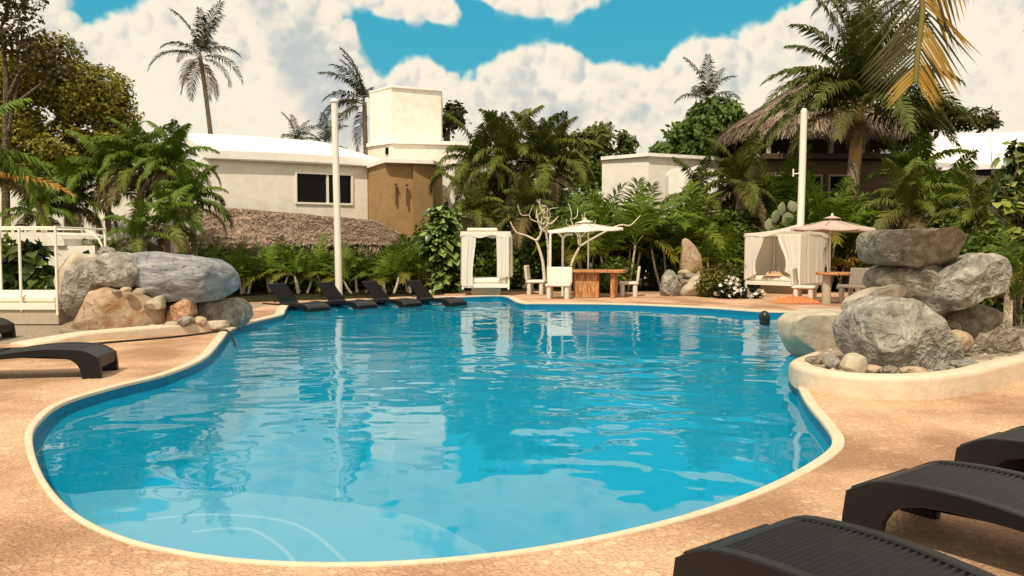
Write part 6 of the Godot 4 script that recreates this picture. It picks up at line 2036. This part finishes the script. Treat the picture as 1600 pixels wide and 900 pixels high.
	var path := spline([Vector3(8.3, 5.95, -9.3), Vector3(7.3, 6.5, -9.2), Vector3(6.0, 6.35, -9.1), Vector3(5.05, 5.5, -9.0), Vector3(4.54, 4.57, -9), Vector3(4.52, 4.15, -9), Vector3(4.48, 3.74, -9), Vector3(4.46, 3.4, -9)], 10)
	var hero := Shape.new()
	hero.col = Color(0.2, 0.17, 0.05)
	hero.tube(path.map(func(p): return p - o.position), [0.03], 6)
	var hf := part("hanging_frond", hero, M.frond, o)
	hf.set_meta("label", "hanging frond with dark green and golden leaflets")
	var at := 0.0
	var span := 0.046
	var done := 0.0
	var total := 0.0
	for i in path.size() - 1: total += path[i].distance_to(path[i + 1])
	for i in path.size() - 1:
		var seg: float = path[i].distance_to(path[i + 1])
		while at < done + seg:
			var t := at / total
			if t > 0.2:
				var p: Vector3 = path[i].lerp(path[i + 1], (at - done) / seg) - o.position
				var tn: Vector3 = (path[i + 1] - path[i]).normalized()
				var sd := tn.cross(Vector3(0, 0.15, 1)).normalized()
				for e in [-1.0, 1.0]:
					var phi := deg_to_rad(lerpf(60, 41, t) + rng.randf_range(-1.5, 1.5))
					var l := 0.92 * smoothstep(0.0, 0.3, t) * (1.0 - 0.5 * smoothstep(0.88, 1.0, t)) * rng.randf_range(0.96, 1.04)
					var d: Vector3 = (sd * e * sin(phi) + tn * cos(phi) + Vector3(0, 0, -0.1 + rng.randf_range(-0.02, 0.02))).normalized()
					var gold: bool = e < 0 and t > 0.7 and rng.randf() < 0.6 or t > 0.965
					var s := Shape.new()
					s.col = Color(0.42, 0.24, 0.04).lerp(Color(0.3, 0.2, 0.05), rng.randf()) if gold else Color(0.035, 0.035, 0.014).lerp(Color(0.09, 0.08, 0.025), rng.randf())
					var w := tn * (0.024 if not gold else 0.03)
					var m := p + d * l * 0.5
					var tip := m + (d + Vector3(0, -0.1, 0)).normalized() * l * 0.5
					var up := d.cross(tn).normalized() * 0.008
					s.quad(p - w * 0.5, m - w, m + up, p)
					s.quad(p, m + up, m + w, p + w * 0.5)
					s.tri(m - w, tip, m + up)
					s.tri(m + up, tip, m + w)
					part("leaflet", s, M.frond, hf)
			at += span
		done += seg


func furniture() -> void:
	var lg := "dark resin sun loungers"
	# near right: three side by side
	var head := Vector2(0.60, 0.80)
	lounger("dark ribbed lounger at the bottom edge, nearest the camera", Vector3(0.99, 0, -3.62), head, 0, lg)
	lounger("dark ribbed lounger in the middle of the right foreground three", Vector3(2.13, 0, -4.58), head, 0, lg)
	lounger("dark ribbed lounger at the right edge, farthest of the foreground three", Vector3(3.26, 0, -5.52), head, 0, lg)
	lounger("dark lounger cut by the left edge in front of the left rocks", Vector3(-5.03, 0, -9.92), Vector2(-0.985, 0.17), 0, lg)
	lounger("dark lounger of which only the tip shows at the left edge beyond the kerb", Vector3(-8.6, 0, -13.53), Vector2(-0.97, 0.1), 0, lg)
	var k := 0
	for q in [Vector3(-5, -0.28, -20.86), Vector3(-3.9, -0.28, -21.72), Vector3(-2.75, -0.28, -22.35), Vector3(-1.51, -0.28, -22.78)]:
		lounger(["first far lounger from the left, standing in the shallow water", "second far lounger, in front of the first white pole", "third far lounger, between the white pole and the climber", "fourth far lounger, nearest the curtained daybed in the middle"][k], q, Vector2(-0.80, -0.60), 43, "far loungers with raised backs in the shallow water")
		k += 1

	# bare daybed at the left edge
	var o := thing("bare_daybed", "white daybed with a bare steel frame at the left edge", "daybed", Vector3(-10.2, 0, -16.9), 0.0)
	bed_frame(o, 2.4, 2.0, 1.98, "wash_wood", 0.52, 0.045)
	var s := Shape.new()
	s.tube([Vector3(1.17, 1.5, 0.9), Vector3(1.05, 1.75, 0.9), Vector3(0.8, 1.93, 0.9)], [0.022], 8)
	part("corner_brace", s, M.white_metal, o)
	s = Shape.new()
	s.tube([Vector3(1.17, 1.5, -0.9), Vector3(1.05, 1.75, -0.9), Vector3(0.8, 1.93, -0.9)], [0.022], 8)
	part("corner_brace", s, M.white_metal, o)
	s = Shape.new()
	s.box(Vector3(0.45, 1.12, 0.965), Vector3(0.045, 1.66, 0.045), Basis.IDENTITY, 0.01)
	part("post", s, M.white_metal, o)
	s = Shape.new()
	s.box(Vector3(0, 0.17, 0), Vector3(2.35, 0.3, 1.9), Basis.IDENTITY, 0.01)
	part("plinth_box", s, M.wash_wood, o)

	# curtained daybed in the middle
	o = thing("curtained_daybed", "white curtained daybed facing the pool beside the big-leaved climber", "daybed", Vector3(-0.83, 0, -26), 0.0)
	bed_frame(o, 1.5, 1.45, 1.98, "wash_wood", 0.46)
	part("canopy", canopy_cloth(1.58, 1.52, 2.03, 0.2, 0.05), M.cloth, o)
	s = Shape.new()
	s.box(Vector3(-0.12, 2.1, 0), Vector3(0.95, 0.09, 0.9), Basis.IDENTITY, 0.02)
	part("canopy_cap", s, M.cloth, o)
	part("curtain", cloth_panel(Vector3(-0.74, 0, 0.76), Vector3(-0.30, 0, 0.76), 1.96, func(_u): return 0.32, 4, 0.035, 1, 0.25), M.cloth, o)
	part("curtain", cloth_panel(Vector3(0.74, 0, 0.76), Vector3(0.34, 0, 0.76), 1.96, func(_u): return 0.6, 4, 0.035, 2, 0.05), M.cloth, o)
	part("curtain", cloth_panel(Vector3(-0.77, 0, 0.74), Vector3(-0.79, 0, -0.6), 1.96, func(_u): return 0.35, 8, 0.03, 3), M.cloth, o)
	part("curtain", cloth_panel(Vector3(0.79, 0, 0.74), Vector3(0.83, 0, -0.6), 1.96, func(_u): return 0.6, 8, 0.035, 4), M.cloth, o)

	# curtained daybed at right, a corner towards the pool
	o = thing("curtained_daybed", "white curtained daybed with one corner towards the pool behind the round table", "daybed", Vector3(9.24, 0, -27.1), deg_to_rad(44))
	bed_frame(o, 1.95, 1.95, 1.95, "wash_wood", 0.48)
	part("canopy", canopy_cloth(2.02, 2.02, 2.0, 0.16, 0.06, 0.3), M.cloth, o)
	part("curtain", cloth_panel(Vector3(-0.99, 0, 1.0), Vector3(0.99, 0, 1.0), 1.95, func(_u): return 0.36, 9, 0.016, 5), M.cloth, o)
	part("curtain", cloth_panel(Vector3(-1.0, 0, -0.99), Vector3(-1.0, 0, -0.28), 1.95, func(u): return 0.42 + 0.22 * u, 5, 0.028, 6, 0.42), M.cloth, o)
	part("curtain", cloth_panel(Vector3(-1.0, 0, 0.93), Vector3(-1.0, 0, 0.2), 1.95, func(u): return 0.5 + 0.25 * u, 5, 0.028, 7, 0.42), M.cloth, o)
	part("curtain", cloth_panel(Vector3(-0.98, 0, -0.99), Vector3(0.98, 0, -0.99), 1.95, func(_u): return 0.5, 9, 0.02, 8), M.cloth, o)
	part("curtain", cloth_panel(Vector3(1.0, 0, -0.98), Vector3(1.0, 0, 0.98), 1.95, func(_u): return 0.36, 9, 0.02, 9), M.cloth, o)
	solo("towel", towel(0.9, 0.6, 0.13, 31), M.beige_towel, "crumpled beige towel on the mattress of the right daybed", "towel", Vector3(9.24, 0, -27.1) + Vector3(-0.45, 0.575, 0.3), 0.9)

	# parasols
	parasol("parasol", "white parasol over the wooden table", Vector3(2.34, 0, -24.7), 1.2, 2.10, 2.37, "cloth", Vector3(0, 0, 0.04))
	parasol("parasol", "brownish pink parasol over the round table at right", Vector3(8.85, 0, -22.4), 1.12, 2.08, 2.41, "brown_cloth", Vector3(0, 0, -0.02))

	# two free white posts with a bar, beside the bare tree
	o = thing("post_frame", "slim white posts joined by a curved bar behind the left white chair", "frame", Vector3(1.4, 0, -25.2))
	for x in [-0.2, 0.19]:
		s = Shape.new()
		s.tube([Vector3(x, 0, 0), Vector3(x, 1.94 if x < 0 else 1.82, 0)], [0.04], 8)
		part("post", s, M.white_metal, o)
	s = Shape.new()
	s.tube(spline([Vector3(-0.2, 1.93, 0), Vector3(-0.02, 2.03, 0), Vector3(0.19, 1.84, 0), Vector3(0.3, 1.92, 0), Vector3(0.5, 1.93, 0)], 5), [0.032], 8)
	part("curved_bar", s, M.white_metal, o)

	# wooden table and white chairs
	o = thing("wooden_table", "heavy wooden table on two broad pedestals under the white parasol", "table", Vector3(2.65, 0, -24.7), deg_to_rad(-16))
	for q in [[-0.62, 0.34], [-0.3, 0.3], [0.0, 0.3], [0.3, 0.3], [0.6, 0.3]]:
		s = Shape.new()
		s.box(Vector3(0.03, 0.81, q[0] * 0.72), Vector3(1.62, 0.085, 0.212), Basis.IDENTITY, 0.012)
		part("plank", s, M.wood, o)
	s = Shape.new()
	s.box(Vector3(-0.28, 0.384, 0.28), Vector3(0.72, 0.765, 0.12), Basis.IDENTITY, 0.015)
	part("pedestal", s, M.wood, o)
	s = Shape.new()
	s.box(Vector3(0.5, 0.384, 0.05), Vector3(0.12, 0.765, 0.7), Basis.IDENTITY, 0.015)
	part("pedestal", s, M.wood, o)
	s = Shape.new()
	s.box(Vector3(-0.66, 0.384, 0.02), Vector3(0.1, 0.765, 0.62), Basis.IDENTITY, 0.015)
	part("pedestal", s, M.wood, o)
	s = Shape.new()
	s.lathe(Vector3.ZERO, [Vector2(0, 0), Vector2(0.035, 0.0), Vector2(0.008, 0.012), Vector2(0.008, 0.09), Vector2(0.04, 0.13), Vector2(0.035, 0.2)], 14)
	solo("wine_glass", s, M.glass, "stemmed glass on the wooden table", "glass", Vector3(2.41, 0, -24.6) + Vector3(0, 0.853, 0))
	garden_chair("white chair turned away at the left of the wooden table", Vector3(1.4, 0, -24.1), deg_to_rad(-10), "white garden chairs")
	garden_chair("white chair seen from the side at the right end of the wooden table", Vector3(3.68, 0, -25.3), deg_to_rad(-100), "white garden chairs")
	garden_chair("white chair half hidden behind the bare tree's foot", Vector3(0.8, 0, -26.4), deg_to_rad(80), "white garden chairs")

	# round table and chairs at right
	o = thing("round_table", "round wooden table on one thick post beneath the brown parasol", "table", Vector3(8.76, 0, -21.9))
	s = Shape.new()
	s.lathe(Vector3(0, 0.79, 0), [Vector2(0, 0), Vector2(0.44, 0), Vector2(0.455, 0.015), Vector2(0.455, 0.06), Vector2(0.44, 0.075), Vector2(0, 0.075)], 36)
	part("tabletop", s, M.wood, o)
	s = Shape.new()
	s.lathe(Vector3(-0.2, 0, 0.05), [Vector2(0, 0), Vector2(0.12, 0), Vector2(0.11, 0.789)], 16)
	part("post", s, M.wash_wood, o)
	solo("bottle", Shape.new_lathe([Vector2(0, 0), Vector2(0.032, 0), Vector2(0.034, 0.12), Vector2(0.014, 0.16), Vector2(0.014, 0.21), Vector2(0, 0.21)]), M.black_rubber, "small dark bottle on the round table", "bottle", Vector3(8.51, 0, -21.8) + Vector3(0, 0.866, 0))
	garden_chair("white chair left of the round table, its seat towards the table", Vector3(8.36, 0, -22.9), deg_to_rad(60), "white garden chairs")
	garden_chair("white chair right of the round table, half behind the right rocks", Vector3(9.89, 0, -23.2), deg_to_rad(-60), "white garden chairs")
	solo("towel", towel(1.25, 0.8, 0.17, 32), M.orange_towel, "crumpled orange towel lying on the deck by the round table", "towel", Vector3(7.93, 0, -22.43), 0.15)


func people() -> void:
	# a swimmer up to the neck, seen from behind, looking along the far edge to the left
	var o := thing("person", "swimmer with dark hair up to the neck in the pool near the pale boulder", "person", Vector3(5.42, -0.12, -17.24), deg_to_rad(205))
	var body := [[Vector3(0, -0.02, 0), Vector3(0, 0.06, 0.01), 0.062, 0.058], [Vector3(0, -0.1, -0.01), Vector3(0, -0.5, 0), 0.125, 0.11], [Vector3(-0.1, -0.09, 0), Vector3(0.1, -0.09, 0), 0.085, 0.085], [Vector3(0, -0.55, 0), Vector3(0, -0.62, 0), 0.14, 0.14],
		[Vector3(-0.18, -0.09, 0), Vector3(-0.36, -0.26, 0.1), 0.058, 0.045], [Vector3(-0.36, -0.26, 0.1), Vector3(-0.42, -0.2, 0.34), 0.042, 0.032], [Vector3(0.18, -0.09, 0), Vector3(0.36, -0.26, 0.1), 0.058, 0.045], [Vector3(0.36, -0.26, 0.1), Vector3(0.42, -0.2, 0.34), 0.042, 0.032],
		[Vector3(-0.08, -0.66, 0), Vector3(-0.1, -0.98, 0.06), 0.085, 0.06], [Vector3(0.08, -0.66, 0), Vector3(0.1, -0.98, 0.06), 0.085, 0.06]]
	for sx in [-1.0, 1.0]:      # palm and five fingers, under water
		var wv := Vector3(sx * 0.42, -0.2, 0.34)
		body.append([wv, wv + Vector3(sx * 0.01, 0, 0.08), 0.03, 0.034])
		for k in 4:
			var b := wv + Vector3(sx * (0.035 - 0.022 * k), -0.005, 0.09)
			body.append([b, b + Vector3(sx * (0.01 - 0.006 * k), -0.012, [0.06, 0.075, 0.07, 0.055][k]), 0.011, 0.008])
		body.append([wv + Vector3(-sx * 0.025, 0, 0.03), wv + Vector3(-sx * 0.07, -0.005, 0.085), 0.012, 0.009])
	var f := flesh(body, 0.014, 0.018)
	var head := flesh([[Vector3(0, 0.15, -0.015), Vector3(0, 0.2, -0.02), 0.088, 0.092], [Vector3(0, 0.1, 0.04), Vector3(0, 0.16, 0.045), 0.055, 0.07], [Vector3(0, 0.125, 0.105), Vector3(0, 0.155, 0.095), 0.016, 0.01], [Vector3(-0.025, 0.092, 0.092), Vector3(0.025, 0.092, 0.092), 0.014, 0.014], [Vector3(-0.09, 0.14, -0.01), Vector3(-0.092, 0.165, -0.015), 0.02, 0.022], [Vector3(0.09, 0.14, -0.01), Vector3(0.092, 0.165, -0.015), 0.02, 0.022]], 0.006, 0.01)
	f.add(head, Transform3D.IDENTITY)
	part("body", f, M.skin, o)
	part("hair", flesh([[Vector3(0, 0.2, -0.03), Vector3(0, 0.215, -0.02), 0.105, 0.1], [Vector3(0, 0.15, -0.06), Vector3(0, 0.04, -0.075), 0.09, 0.075], [Vector3(-0.075, 0.2, 0.0), Vector3(-0.09, 0.06, -0.03), 0.05, 0.04], [Vector3(0.075, 0.2, 0.0), Vector3(0.09, 0.06, -0.03), 0.05, 0.04]], 0.008, 0.012), M.black_hair, o)
	for sx in [-1.0, 1.0]:
		var e := Shape.new()
		e.lathe(Vector3(sx * 0.033, 0.158, 0.1), [Vector2(0, -0.011), Vector2(0.009, -0.006), Vector2(0.012, 0), Vector2(0.009, 0.006), Vector2(0, 0.011)], 10)
		part("eye", e, M.black_hair, o)
	part("swimsuit", flesh([[Vector3(0, -0.55, 0), Vector3(0, -0.63, 0), 0.149, 0.149], [Vector3(-0.08, -0.66, 0), Vector3(-0.085, -0.74, 0.015), 0.094, 0.09], [Vector3(0.08, -0.66, 0), Vector3(0.085, -0.74, 0.015), 0.094, 0.09]], 0.014, 0.018), M.swimwear, o)
